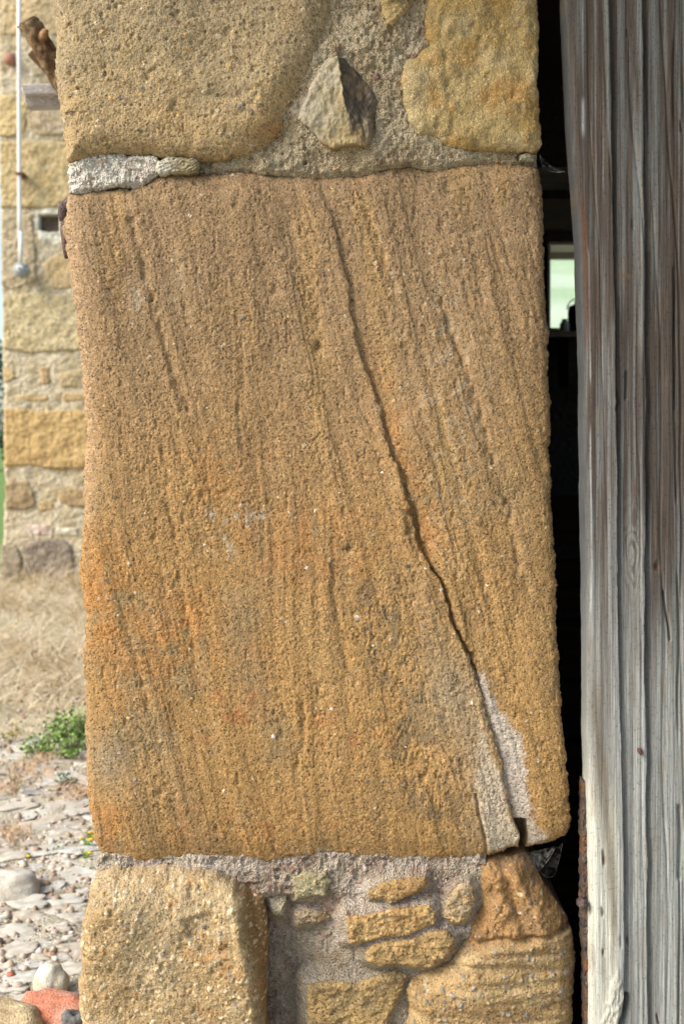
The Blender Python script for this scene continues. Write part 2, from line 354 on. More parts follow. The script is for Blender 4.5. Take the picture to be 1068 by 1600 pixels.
    sl = sdf(X, Y, SLAB)+2*vn(X/12, Y/12, 96); H += 2.5*ss(-2, 6, sl)*ss(1130, 1290, Y); H -= grit(X, Y, .5, 20)*ss(0, 6, sl)*.8
    nt_ = sdf(X, Y, NOTCH)+1*vn(X/5, Y/5, 97); H -= 55*ss(-1.5, 2.5, nt_)
    # colour
    t = ss(330, 1050, Y+60*fb(X/120, Y/200, 3, 100))
    C = mixc(col((163, 130, 94), X), col((180, 136, 76), X), t)
    C = mixc(C, col((156, 126, 90), X), .5*ss(.05, .9, fb(wv/60, Y/260, 4, 101)))
    C = mixc(C, col((188, 146, 88), X), .55*ss(.1, .9, fb(wl/50, Y/190, 4, 104)))
    C = mixc(C, col((150, 128, 92), X), .55*ss(.1, .8, fb(X/75, Y/95, 4, 107))*ss(600, 1000, Y))
    o = lambda cx, cy, rx, ry: np.exp(-(((X-cx)/rx)**2+((Y-cy)/ry)**2))
    st_ = 1.0*o(158, 950, 34, 75)+.8*o(290, 990, 70, 75)+.6*o(215, 1010, 60, 120)+.8*o(480, 850, 110, 70)+.55*o(150, 880, 30, 60)+.5*o(330, 740, 60, 60)+.8*o(160, 1290, 40, 60)+.35*o(380, 1300, 160, 40)+.3*o(540, 1150, 90, 60)
    st_ = st_+.9*np.exp(-np.abs(s-14)/16.)*np.interp(Y, [520, 600, 820, 900, 960], [0, .8, 1, .7, 0])
    C = mixc(C, col((198, 128, 46), X), np.clip(st_, 0, 1)*ss(-.7, .6, fb(X/17, Y/26, 4, 110)+.2)*.6)
    C = mixc(C, col((176, 108, 56), X), .6*ss(.35, .9, fb(X/26, Y/34, 3, 113)-.05)*np.clip(o(380, 1300, 160, 40)+o(350, 1120, 120, 70)+o(570, 1170, 110, 60)+.4*o(450, 800, 260, 200), 0, 1))
    C = mixc(C, col((112, 98, 80), X), .6*lane*ss(-.2, .6, fb(X/14, Y/24, 3, 115)))
    C = mixc(C, col((150, 138, 118), X), .6*o(168, 1190, 34, 46)+.5*o(700, 1080, 45, 70))
    wht = 1.1*o(370, 805, 48, 11)+.6*o(350, 850, 30, 20)+.6*o(217, 460, 12, 34)+.35*o(700, 640, 60, 220)+.5*o(510, 1336, 60, 12)+.35*o(290, 460, 26, 40)
    C = mixc(C, col((196, 182, 160), X), np.clip(wht, 0, 1)*ss(-.1, .7, fb(X/9, Y/12, 4, 118)))
    C = mixc(C, col((196, 158, 120), X), .5*ss(38, 6, X-np.interp(Y, [300, 500, 700, 1340], [98, 115, 130, 134]))*(1-ss(760, 860, Y)))  # rim light along the upper left edge, put into the colour
    C = mixc(C, col((104, 84, 60), X), .55*pits(X, Y, 66, 2.6, 3.4, .55, .8)*ss(-.3, .5, fb(X/60, Y/90, 3, 67)))
    H2 = H.copy()
    pebbles(X, Y, H2, C, 1300, 1.0, 3.0, 5, PEB, .35)
    pebbles(X, Y, H2, C, 90, 2, 5, 6, PEB, .3)
    pebbles(X, Y, H2, C, 60, 1.5, 3.4, 8, [(225, 215, 200), (215, 205, 185)], .4, (130, 860, 700, 1250))
    lm = ss(-10, 6, sdf(X, Y, LIME)+7*fb(X/10, Y/14, 4, 120)+2)*ss(-1.5, .5, s); C = mixc(C, col((205, 188, 178), X), lm*.9)
    C = mixc(C, col((204, 186, 168), X), .8*ss(-4, 10, sl+5*fb(X/18, Y/30, 4, 121)+np.where(Y < 1200, -6, 0)))
    C = mixc(C, col((176, 154, 128), X), .45*o(745, 1170, 30, 110)*(s < 0))
    return H2*(1)-0, C
relief('stone_block', MAIN, M['sandstone'], PIER, f_main, 2., 1.4, None, .33, 15, (3.0, .07), 1, label='huge ochre sandstone block split by a long diagonal crack')

TL = [(80, -330), (82, 0), (86, 45), (84, 90), (88, 140), (95, 185), (100, 215), (104, 250), (112, 256), (135, 246), (170, 240), (230, 241), (280, 247), (315, 251), (350, 248), (400, 241), (430, 228), (450, 205), (458, 185), (472, 158), (490, 118), (512, 85), (524, 50), (534, 10), (545, -30), (560, -330)]
def f_tl(X, Y, D):
    H = 16+8*fb(X/200, Y/200, 3, 203)+2.5*fb(X/45, Y/45, 3, 204)+grit(X, Y, 1.0, 210)-3*pits(X, Y, 215, 6, 6, .4, .9)
    H -= 22*ss(60, 0, D)*ss(350, 450, X) + 7*ss(36, 0, D)
    d, s = pline(Y*1., X*1., [(150, 300), (160, 360), (140, 410), (165, 440)]); H -= 3*np.exp(-(d/7)**2)
    H -= 9*np.exp(-(((X-428)/22)**2+((Y-222)/14)**2))
    C = mixc(col((176, 152, 116), X), col((186, 154, 108), X), ss(0, 250, Y+80*fb(X/90, Y/90, 3, 220)))
    C = mixc(C, col((150, 130, 102), X), .5*ss(0, .9, fb(X/80, Y/80, 4, 222)))
    C = mixc(C, col((165, 105, 55), X), .9*np.exp(-(((X-425)/26)**2+((Y-214)/20)**2))*ss(-.3, .4, fb(X/12, Y/12, 3, 224)))
    C = mixc(C, col((190, 150, 85), X), .2*ss(0, .8, fb(X/60, Y/40, 3, 226))*ss(120, 220, Y))
    pebbles(X, Y, H, C, 2200, 1.1, 3.6, 15, PEB, .4); pebbles(X, Y, H, C, 60, 2.5, 7, 16, PEB[:2]+PEB[5:7], .3)
    return H, C
relief('stone_block', TL, M['gritstone'], PIER, f_tl, 2., 1.5, None, .33, 22, (3, .06), 21, label='pebbly grey brown sandstone block at the upper left')
TR = [(668, -330), (670, 0), (662, 30), (664, 50), (670, 70), (652, 84), (632, 96), (626, 130), (632, 165), (640, 195), (652, 211), (680, 215), (700, 230), (745, 235), (800, 235), (836, 237), (846, 226), (843, 190), (838, 130), (841, 80), (842, 40), (840, 0), (838, -330)]
def f_tr(X, Y, D):
    H = 12+5*fb(X/120, Y/120, 3, 303)+3.2*fb(X/22, Y/22, 3, 304)+grit(X, Y, .5, 310)-6*ss(24, 0, D)
    H -= 2*pits(X, Y, 312, 10, 10, .5, .9)
    d, s = pline(X+4*vn(X/14, Y/14, 313), Y, [(688, 30), (695, 90), (700, 150), (704, 200)]); H -= 2.5*np.exp(-(d/5)**2)
    C = mixc(col((190, 160, 104), X), col((182, 146, 80), X), ss(-.4, .6, fb(X/60, Y/60, 4, 320)))
    C = mixc(C, col((196, 176, 136), X), .6*ss(690, 640, X)*ss(90, 130, Y)+.4*ss(.1, .8, fb(X/30, Y/45, 3, 322)))
    C = mixc(C, col((204, 142, 50), X), .6*np.exp(-(((X-800)/35)**2+((Y-145)/22)**2))+.4*ss(.3, .9, fb(X/25, Y/25, 3, 324)))
    C = mixc(C, col((150, 130, 95), X), .5*ss(.3, .9, fb(X/14, Y/14, 3, 326)))
    pebbles(X, Y, H, C, 200, 1, 2.6, 25, [(215, 200, 165), (150, 130, 100), (200, 150, 70)], .3)
    return H, C
relief('stone_block', TR, M['yellow_stone'], PIER, f_tr, 2., 1.5, None, .33, 10, (2.5, .07), 31, label='smoother yellow sandstone block at the upper right')

def crumb(X, Y, seed, a=1.):
    n1 = fb(X/26, Y/26, 3, seed); n2 = 1-np.abs(vn(X/9, Y/9, seed+30))*2; n3 = 1-np.abs(vn(X/4.5, Y/4.5, seed+31))*2
    return a*(4*n1+2.2*n2+1.3*n3-4.5*pits(X, Y, seed+32, 7, 7, .35, .8))
UM = [(430, -330), (430, 190), (350, 225), (290, 238), (290, 262), (300, 285), (860, 285), (850, 262), (846, 240), (800, 228), (700, 220), (700, -330)]
UM = [(430, -330), (430, 190), (300, 225), (296, 273), (380, 270), (440, 272), (490, 276), (560, 274), (600, 263), (640, 257), (680, 265), (750, 254), (842, 260), (842, 228), (700, 220), (700, -330)]
FN = [(466, 186), (474, 165), (486, 135), (498, 112), (512, 96), (526, 90), (538, 92), (546, 103), (560, 112), (572, 128), (582, 145), (589, 160), (586, 182), (587, 205), (578, 225), (570, 231), (545, 228), (522, 234), (500, 222), (486, 205)]
def f_um(X, Y, D):
    H = -8+crumb(X, Y, 400)+7*fb(X/70, Y/70, 2, 410)+5*np.exp(-((X-600)/40)**2)-10*ss(680, 760, X)*ss(200, 240, Y)-10*ss(410, 330, X)-9*ss(11, 0, D)*ss(235, 250, Y)
    q_ = -sdf(X, Y, FN); H = np.where(q_ < 30, np.maximum(H, np.minimum(-4, -3+1.5*q_)-.35*np.clip(q_, 0, None)+3*fb(X/9, Y/9, 3, 411)), H)
    C = mixc(col((194, 174, 144), X), col((180, 156, 124), X), ss(-.5, .6, fb(X/50, Y/50, 4, 420)))
    C = mixc(C, col((194, 178, 154), X), .6*ss(.1, .8, fb(X/18, Y/18, 3, 422)))
    C = mixc(C, col((160, 130, 92), X), .6*ss(60, 0, Y)*ss(.0, .6, fb(X/40, Y/30, 3, 424)))
    pebbles(X, Y, H, C, 900, 1.2, 4.5, 35, [(190, 175, 150), (150, 125, 110), (205, 195, 180), (120, 90, 80), (185, 140, 90)], .6)
    pebbles(X, Y, H, C, 14, 5, 8, 36, [(130, 100, 90), (150, 120, 105)], .4, (480, 700, 20, 260))
    return H, C
relief('mortar_joint', UM, M['mortar'], PIER, f_um, 2., 1.5, None, .3, 4, (1, .1), 41, label='crumbling tan lime mortar around the flint')
PM = [(104, 262), (112, 250), (135, 240), (160, 236), (180, 240), (240, 241), (252, 252), (246, 272), (228, 286), (210, 293), (180, 290), (150, 298), (120, 302), (106, 300)]
def f_pm(X, Y, D):
    H = -3+crumb(X, Y, 450, .8)-3*ss(10, 0, D)
    C = mixc(col((232, 222, 214), X), col((214, 198, 188), X), ss(-.3, .6, fb(X/20, Y/20, 3, 452)))
    pebbles(X, Y, H, C, 120, 1, 2.6, 37, [(225, 218, 210), (180, 150, 140)], .5)
    return H, C
relief('mortar_joint', PM, M['mortar'], PIER, f_pm, 2., 1.3, None, .25, 7, (3., .1), 42, label='pale pinkish white mortar wedge under the upper left block')
FL = [(246, 252), (262, 245), (285, 247), (302, 248), (312, 254), (311, 270), (296, 273), (268, 272), (250, 274), (240, 266)]
def f_fl(X, Y, D):
    r = (Y-245)+.35*(X-250)+3*vn(X/12, Y/12, 460)
    H = 3+2.5*((r/5+.8*vn(X/7, Y/7, 464)) % 1)+.10*(X-250)-3*ss(6, 0, D)+.8*vn(X/3, Y/3, 461)
    C = mixc(col((205, 196, 182), X), col((150, 134, 100), X), ss(255, 285, X+8*vn(X/6, Y/6, 462)))
    C = mixc(C, col((110, 98, 72), X), .7*ss(.2, .8, vn(X/12, r/2.5, 463)))
    return H, C
relief('packing_stone', FL, M['flint'], PIER, f_fl, 2., 1., None, .1, 4, (1.2, .12), 43, label='thin layered flake wedged in the joint')
def planes(X, Y, P):
    return np.minimum.reduce([z+gx*(X-cx)+gy*(Y-cy) for z, gx, gy, cx, cy in P])
def f_fn(X, Y, D):
    A = 46-.02*(520-X)*8/8+.30*(X-530)+.10*(150-Y)*0          # left face rises to the ridge
    rx = np.interp(Y, [90, 110, 135, 160, 185, 215, 232], [524, 530, 533, 536, 541, 548, 552])+2*vn(X/8, Y/8, 470)
    left = 34+.22*(X-rx)-.10*np.abs(Y-150)*.4
    right = 34-.62*(X-rx)+.05*(Y-150)-8*ss(0, 5, X-rx)*ss(200, 120, Y)
    H = np.minimum(left, np.maximum(right, 4+.16*(X-560)))
    c1 = sdf(X, Y, [(533, 134), (544, 148), (545, 162), (537, 168), (530, 155)]); H = np.where(c1 > 0, H+np.minimum(c1, 4)*2.0, H)
    c2 = sdf(X, Y, [(560, 176), (572, 184), (585, 186), (582, 220), (570, 230), (566, 205)]); H = np.where(c2 > 0, H+np.minimum(c2*.9, 9)-3, H)
    c3 = sdf(X, Y, [(500, 112), (525, 105), (533, 128), (520, 140), (498, 138)]); H -= np.clip(c3*.35, 0, 4)
    c4 = sdf(X, Y, [(486, 196), (530, 205), (560, 192), (570, 231), (500, 232)]); H -= np.clip(c4*.5, 0, 12)
    H += 1.6*fb(X/16, Y/16, 4, 472)+.5*vn(X/3, Y/3, 475)-2*ss(6, 0, D)
    rm = ss(-1, 3, X-rx)
    C = mixc(col((176, 160, 128), X), col((92, 80, 70), X), rm)  # shade on the right facet put into the colour as dark brown
    C = mixc(C, col((178, 164, 142), X), .8*ss(-2, 6, c3)*(1-rm)); C = mixc(C, col((176, 146, 92), X), .7*ss(195, 225, Y+10*vn(X/10, Y/10, 476)))
    C = mixc(C, col((186, 158, 100), X), .6*np.exp(-((X-rx+6)/6)**2)*ss(130, 160, Y)); C = mixc(C, col((150, 132, 108), X), .6*ss(0, 3, c2))
    C = mixc(C, col((150, 118, 84), X), .5*ss(.2, .8, fb(X/14, Y/30, 3, 478))*rm)
    C = mixc(C, col((140, 116, 84), X), .45*ss(.1, .7, fb(X/10, Y/14, 4, 477)))
    C = mixc(C, col((180, 162, 146), X), .6*ss(12, 2, D)*ss(520, 490, X))
    return H*.68-4+2*fb(X/9, Y/11, 3, 479), C
relief('flint_nodule', FN, M['flint'], PIER, f_fn, 2., 1., None, .1, 3, (1.8, .1), 44, label='angular brown flint with broken facets, right facet darkened as in shade')
SN = [(597, -30), (594, 0), (598, 22), (604, 38), (614, 42), (622, 34), (632, 24), (640, 12), (642, -30)]
def f_small(base, alt, seed, hh=4, amp=1., dark=.3):
    def f(X, Y, D):
        H = hh+amp*(3*fb(X/30, Y/24, 3, seed)+1.6*fb(X/9, Y/7, 3, seed+3))+grit(X, Y, .4, seed+5)-3*ss(9, 0, D)+2.2*ss(0, .03, fb(X/30, Y/14, 3, seed+15))
        C = mixc(col(base, X), col(alt, X), ss(-.4, .5, fb(X/25, Y/18, 4, seed+7)))
        C = mixc(C, C*.6, dark*ss(.2, .8, fb(X/9, Y/9, 3, seed+9)))
        pebbles(X, Y, H, C, 60, .8, 2.2, seed, PEB, .4)
        return H, C
    return f
relief('packing_stone', SN, M['yellow_stone'], PIER, f_small((190, 160, 105), (150, 128, 92), 480, 12, 1.6), 2., 1.2, None, .1, 8, (1.5, .1), 45, label='small knobbly yellow stone at the top of the mortar')
# thin bed at the upper right and a pale chip at its end
CH = [(812, 241), (826, 238), (836, 241), (836, 250), (824, 252), (812, 250)]
relief('packing_stone', CH, M['flint'], PIER, f_small((175, 172, 155), (140, 136, 120), 490, -2), 2., 1., None, .1, 4, (.8, .1), 46, label='small grey chip at the right end of the upper joint')

# lower course
BL = [(150, 1366), (175, 1358), (210, 1361), (260, 1357), (330, 1362), (368, 1378), (395, 1396), (410, 1402), (415, 1440), (417, 1500), (416, 1600), (420, 1885), (138, 1885), (132, 1620), (127, 1580), (126, 1540), (130, 1500), (132, 1460), (138, 1420), (143, 1395)]
def f_bl(X, Y, D):
    ed = np.interp(Y, [1370, 1400, 1440, 1500, 1560, 1600, 1885], [366, 374, 380, 392, 402, 410, 414])+4*vn(X/20, Y/20, 500)
    H = 44+9*fb(X/140, Y/160, 3, 503)+3*fb(X/40, Y/40, 3, 504)+grit(X, Y, 1.1, 510)-3*pits(X, Y, 512, 7, 7, .45, .9)
    H -= 46*ss(-8, 22, X-ed)
    H -= 26*ss(1440, 1356, Y)**2+14*ss(230, 120, X)**2
    d, s = pline(Y+3*vn(X/10, Y/10, 514), X, [(280, 1440), (1445, 290), (1470, 325)][1:]); H -= 4*np.exp(-(d/5)**2)
    p = sdf(X, Y, [(285, 1425), (330, 1410), (370, 1425), (375, 1480), (335, 1478), (300, 1455)]); H -= 6*ss(-3, 8, p)
    C = mixc(col((196, 166, 124), X), col((186, 152, 104), X), ss(-.4, .6, fb(X/80, Y/80, 4, 520)+(Y-1480)/300))
    C = mixc(C, col((160, 132, 92), X), .5*ss(.1, .9, fb(X/30, Y/40, 4, 522)))
    C = mixc(C, col((150, 104, 48), X), .85*ss(-4, 14, X-ed))  # right flank darkened in colour, as it lies in shade
    C = mixc(C, col((190, 130, 60), X), .5*ss(.3, .8, fb(X/25, Y/35, 3, 524))*ss(200, 330, X))
    pebbles(X, Y, H, C, 1900, 1.4, 4.6, 55, PEB[2:5]+[(215, 195, 155), (205, 180, 130), (222, 200, 165)], .5); pebbles(X, Y, H, C, 22, 3.5, 7, 56, [(128, 122, 112), (145, 138, 126)], .4)
    return H, C
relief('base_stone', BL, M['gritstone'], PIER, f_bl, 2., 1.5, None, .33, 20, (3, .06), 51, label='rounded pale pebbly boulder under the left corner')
BR = [(742, 1352), (800, 1344), (826, 1344), (842, 1368), (856, 1395), (874, 1418), (889, 1440), (899, 1470), (902, 1500), (901, 1545), (897, 1600), (896, 1885), (600, 1885), (620, 1620), (640, 1580), (634, 1552), (644, 1534), (668, 1520), (700, 1505), (718, 1480), (722, 1450), (744, 1425), (748, 1395), (738, 1370)]
def f_br(X, Y, D):
    up = 1-ss(1462, 1476, Y+.10*(X-800)+5*vn(X/30, Y/30, 530))
    ridge = np.interp(Y, [1350, 1400, 1440, 1470], [800, 822, 842, 850])
    Hu = 2-.62*np.clip(X-ridge, 0, None)-.16*np.clip(ridge-X, 0, None)+.16*(Y-1350)+6*fb(X/34, Y/34, 4, 532)+2.5*vn((X+.5*Y)/11, (Y-.5*X)/30, 533)-3*pits(X, Y, 531, 7, 9, .3, .8)-9*np.exp(-((X-.35*(Y-1400)-800)/9)**2)
    Hl = 26+6*fb(X/120, Y/50, 3, 534)+2.4*vn(X/140, Y/13, 535)+1.6*vn(X/70, Y/6, 536)-.0022*(X-760)**2*.6-2.5*pits(X, Y, 537, 12, 6, .35, .8)
    H = Hu*up+Hl*(1-up)+grit(X, Y, .9, 538)
    gr = np.exp(-((Y+.10*(X-800)+5*vn(X/30, Y/30, 530)-1466)/7)**2); H -= 10*gr*ss(715, 735, X)
    g2 = np.exp(-((Y-.05*(X-800)+4*vn(X/40, Y/40, 540)-1508)/4)**2); H -= 4*g2*ss(-.4, .4, vn(X/40, Y/30, 541)+.3)
    H -= 14*ss(30, 0, D)
    C = mixc(col((186, 150, 98), X), col((168, 132, 84), X), ss(-.4, .6, fb(X/100, Y/14, 4, 550)))
    C = mixc(C, col((196, 166, 120), X), .5*ss(0, .8, fb(X/60, Y/9, 3, 552)))
    C = mixc(C, mixc(col((168, 122, 70), X), col((138, 102, 66), X), ss(-.2, .6, fb(X/24, Y/20, 4, 551))), up*.9)
    C = mixc(C, col((138, 112, 84), X), .5*ss(.1, .8, fb(X/14, Y/9, 3, 554))*np.exp(-((Y-1490)/28)**2))
    pebbles(X, Y, H, C, 1300, 1.2, 4.2, 57, PEB, .55); pebbles(X, Y, H, C, 30, 4, 7, 58, [(150, 145, 138), (175, 160, 140)], .4, (640, 900, 1480, 1600))
    return H, C
relief('base_stone', BR, M['gritstone'], PIER, f_br, 2., 1.5, None, .33, 14, (2.5, .07), 52, label='orange and tan bedded boulder under the right corner')
SM = [([(456, 1374), (480, 1366), (508, 1368), (519, 1380), (508, 1402), (480, 1406), (462, 1410)], (176, 164, 128), (158, 144, 108), -10, 'flat greenish tan stone in the lower joint'),
      ([(574, 1392), (598, 1378), (625, 1372), (664, 1368), (668, 1380), (652, 1394), (630, 1402), (610, 1411), (598, 1404), (578, 1405)], (186, 150, 96), (170, 130, 76), 6, 'wedge shaped tan stone below the big block'),
      ([(541, 1428), (575, 1426), (605, 1418), (640, 1414), (670, 1410), (679, 1424), (678, 1440), (655, 1449), (635, 1458), (608, 1460), (585, 1464), (565, 1470), (546, 1470), (543, 1450)], (196, 156, 98), (180, 138, 78), 13, 'proud oblong ochre stone in the lower joint'),
      ([(570, 1484), (584, 1471), (612, 1466), (640, 1464), (668, 1452), (698, 1450), (709, 1462), (708, 1480), (694, 1496), (672, 1508), (650, 1509), (620, 1503), (590, 1506), (572, 1498)], (184, 146, 90), (168, 134, 84), 12, 'lumpy oblong stone beneath the proud ochre one'),
      ([(694, 1420), (700, 1398), (716, 1382), (733, 1378), (742, 1390), (742, 1412), (734, 1432), (720, 1445), (704, 1442), (690, 1434)], (190, 152, 98), (176, 150, 116), 2, 'small upright stone beside the right base stone'),
      ([(480, 1541), (510, 1535), (560, 1539), (590, 1527), (618, 1516), (637, 1528), (624, 1560), (606, 1600), (598, 1680), (480, 1680)], (180, 144, 88), (158, 130, 86), -4, 'long flat bedded stone near the bottom'),
      ([(417, 1412), (432, 1404), (446, 1402), (448, 1425), (440, 1440), (424, 1438)], (172, 160, 138), (160, 144, 120), -24, 'small smooth pale stone in the recess'),
      ([(458, 1436), (480, 1428), (508, 1432), (517, 1442), (490, 1452), (466, 1454)], (172, 138, 92), (160, 138, 112), -20, 'thin tan stone almost covered by mortar')]
LM = [(146, 1350), (160, 1340), (400, 1340), (760, 1335), (764, 1400), (764, 1885), (400, 1885), (396, 1420), (360, 1400), (300, 1390), (200, 1385), (150, 1384)]
def f_lm(X, Y, D):
    rec = -46*ss(560, 430, X)*ss(1395, 1440, Y)*ss(395, 412, X)-4*ss(1372, 1350, Y)-6
    gr = ss(0, 22, sdf(X, Y, [(505, 1480), (540, 1465), (560, 1480), (700, 1500), (735, 1440), (690, 1420), (740, 1350), (770, 1350), (770, 1885), (440, 1885), (440, 1500), (470, 1450)])+16*fb(X/30, Y/30, 3, 560))
    ck = crumb(X, Y, 562, 1.25)
    H = rec-8+.75*ck*(1-.7*gr)+grit(X, Y, .4, 564)+4*fb(X/50, Y/50, 3, 566)
    C = mixc(col((184, 164, 146), X), col((164, 138, 122), X), ss(-.4, .6, fb(X/30, Y/30, 4, 570)))
    C = mixc(C, col((205, 190, 182), X), .5*ss(.1, .8, fb(X/13, Y/13, 3, 572)))
    C = mixc(C, col((166, 150, 132), X), gr); C = mixc(C, col((150, 122, 92), X), .5*ss(.2, .8, fb(X/40, Y/24, 3, 574))*gr)
    C = mixc(C, col((200, 182, 166), X), .7*ss(1385, 1360, Y)*ss(420, 380, X))
    for pl, _a, _b, hh, _l in SM:
        q_ = -sdf(X, Y, pl); H = np.where(q_ < 20, np.maximum(H, np.minimum(hh-4.5, hh-3.5+1.5*q_)-1.3*np.clip(q_, 0, None)+2.2*fb(X/9, Y/9, 3, 577)), H)
    H0 = H.copy(); C0 = C.copy()
    pebbles(X, Y, H, C, 1400, 1.2, 4.5, 61, [(205, 190, 182), (170, 130, 120), (190, 175, 165), (140, 95, 88), (160, 120, 90)], .6)
    H = H*(1-gr)+H0*gr; C = mixc(C, C0, gr)
    return H, C
relief('mortar_joint', LM, M['mortar'], PIER, f_lm, 2., 1.5, None, .28, 4, (1.5, .1), 53, label='pinkish crumbly mortar with grey patches between the base stones')
for i, (pl, c1, c2, hh, lb) in enumerate(SM):
    relief('packing_stone', pl, M['sandstone'], PIER, f_small(c1, c2, 600+i*13, hh+3, 1.2), 2., 1.2, None, .1, 5, (1.4, .12), 70+i, label=lb)
# rough core that the stones are bedded on
cb = MB(); cb.box(-.385, .285, 2.20, 2.42, .0, 2.2, tuple(lin((150, 130, 105))*.9)); cb.build('rubble_core', M['mortar'], PIER)

# ------------------------------------------------------------------ the timber door post
POST = empty('timber_post', (.5, 1.97, 0), 'weathered grooved oak door post, brown above and bleached grey below', 'post')
LE = ([-330, 0, 100, 200, 300, 400, 500, 650, 850, 1000, 1100, 1300, 1400, 1600, 1885], [879, 883, 886, 891, 899, 906, 909, 911, 914, 916, 917, 920, 922, 922, 920])
K = .985                                     # the post front stands at y = 1.97
def tr(x, y): return ((x-534)*1+534, y)
ledge = [(float(np.interp(y, *LE)), y) for y in range(-330, 1886, 30)]
WP = [(0, -330), (330, -330), (330, 1880), (0, 1880)]
def w_post(Y): return np.interp(Y, *LE)+1.2*fb(Y/60, Y*0+5, 3, 699)
def f_post(X, Y, D):
    e = np.interp(Y, *LE); u = X-e
    g1 = np.interp(Y, [-330, 0, 350, 700, 1000, 1300, 1600], [944, 948, 956, 961, 965, 970, 974])+1.5*fb(Y/120, Y*0, 2, 700)
    g2 = np.interp(Y, [-330, 0, 400, 700, 1000, 1400, 1600], [1000, 1002, 1006, 1007, 1007, 1009, 1012])+1.5*fb(Y/90, Y*0+3, 2, 701)
    g3 = np.interp(Y, [-330, 500, 700, 1000, 1250, 1600], [1052, 1053, 1054, 1058, 1062, 1060])+2*fb(Y/140, Y*0+7, 2, 702)
    H = np.zeros_like(X)+0.
    H += np.where(X < g1, 3+5*ss(-34, -4, X-g1), 0)
    H += np.where((X >= g1) & (X < g2), -6+6*ss(0, 10, X-g1)+3.5*ss(-24, -4, X-g2), 0)
    H += np.where(X >= g2, -9+6*ss(2, 12, X-g2), 0)
    H -= 7*np.exp(-((X-g3)/1.6)**2)*ss(-.4, .3, vn(Y/120, Y*0, 705)+.25)
    for gx, dd, ww, y0_, y1_ in ((32, 1.6, 1.0, -400, 800), (58, 1.5, 2, -400, 1900), (100, 2.5, 2.5, 100, 1000), (84, 1.6, 2, 500, 1900), (120, 2., 2, -400, 1900), (150, 3, 2, -400, 1900), (180, 3, 3, -400, 1900), (210, 5, 2, -400, 1900), (260, 6, 2, -400, 1900)):
        H -= dd*np.exp(-((u-gx-4*fb(Y/200, Y*0+gx, 2, 706))/ww)**2)*ss(y0_-60, y0_, Y)*(1-ss(y1_, y1_+80, Y))
    H += .7*vn(X/6, Y/420, 710)+.5*vn(X/3, Y/200, 712)+.5*vn(X/1.9, Y/90, 714)*(.6+.6*ss(700, 1200, Y))+1.5*fb(X/60, Y/400, 2, 716)
    # short checks and holes
    for pts, dp, wd in (([(1036, 925), (1040, 955), (1044, 978), (1046, 1000)], 9, 1.6), ([(978, 583), (978, 600), (977, 622)], 7, 2.2), ([(962, 610), (965, 628), (960, 640)], 5, 1.5), ([(988, 345), (988, 356)], 6, 2),
                        ([(941, 1330), (942, 1350)], 5, 2), ([(939, 1418), (940, 1430)], 5, 1.6), ([(941, 1484), (941, 1490)], 6, 1.8), ([(967, 1462), (968, 1475)], 4, 1.5), ([(1061, 1262), (1063, 1300), (1061, 1372)], 10, 3), ([(1026, 1588), (1030, 1602)], 6, 1.5), ([(979, 1466), (980, 1476)], 5, 1.4), ([(1063, 190), (1064, 204)], 6, 1.5), ([(979, 48), (979, 56)], 5, 1.3), ([(1006, 500), (1006, 512)], 4, 1.2), ([(1052, 420), (1053, 480), (1055, 560), (1053, 640)], 6, 1.6)):
        d, s = pline(X, Y, pts); H -= dp*np.exp(-(d/wd)**2)
    hk = np.exp(-(((X-1026)/4)**2+((Y-886)/6)**2)); H -= 7*hk
    # broken fibrous knot at the foot of the left strip
    kn = ss(-3, 6, sdf(X, Y, [(962, 1508), (972, 1530), (977, 1552), (972, 1580), (965, 1600), (962, 1640), (925, 1640), (938, 1590), (948, 1550)])); H += kn*(3+3*fb(X/5, (Y+X)/7, 4, 720)); d, s = pline(X, Y, [(978, 1556), (974, 1582), (967, 1602), (966, 1640)]); H -= 26*np.exp(-(d/3.5)**2)
    # knot swirl in the middle strip
    rr = np.sqrt(((X-988)/1.)**2+((Y-870)/4.2)**2); H += .5*np.sin(rr*1.1+4*vn(X/6, Y/20, 722))*np.exp(-(rr/13)**2)
    # colours
    br = col((106, 93, 88), X); gy = col((148, 148, 152), X); pale = col((214, 211, 204), X)
    low = ss(820, 1250, Y+160*fb(X/22, Y/400, 3, 730))
    C = mixc(br, col((92, 72, 62), X), .6*ss(-.2, .7, fb(X/4.5, Y/420, 4, 731)))
    C = mixc(C, gy, np.clip(.85*ss(-.05, .7, fb(X/5, Y/300, 4, 732)+.35*ss(1015, 1060, X)*ss(600, 100, Y)), 0, 1))
    C = mixc(C, col((178, 178, 180), X), low*.85)
    C = mixc(C, col((142, 140, 138), X), low*.7*ss(.0, .8, fb(X/4, Y/220, 4, 734)))
    lt = low*0+ss(1190, 1330, Y+1.7*(950-X)+20*fb(X/14, Y/60, 3, 735))*ss(3, -3, X-g1+8)
    C = mixc(C, pale, lt*.95)
    C = mixc(C, col((120, 104, 84), X), .75*np.exp(-((X-np.interp(Y, [1000, 1100, 1200, 1330, 1450], [924, 928, 938, 952, 958]))/np.interp(Y, [1000, 1250, 1500], [6, 11, 5]))**2)*ss(1020, 1120, Y)*(1-ss(1420, 1520, Y)))
    for gx, wd, sd in ((g1-4, 3.2, 740), (g2-5, 5, 741)):
        C = mixc(C, col((178, 178, 182), X), .6*np.exp(-((X-gx)/wd)**2)*ss(-.7, .3, vn(Y/150, Y*0, sd)+.2))
    C = mixc(C, col((86, 82, 80), X), .55*(np.exp(-((X-g1-4)/4)**2)+np.exp(-((X-g2-4)/5)**2))*(1-.4*low))  # shadow on the drop right of each ridge, painted into the wood
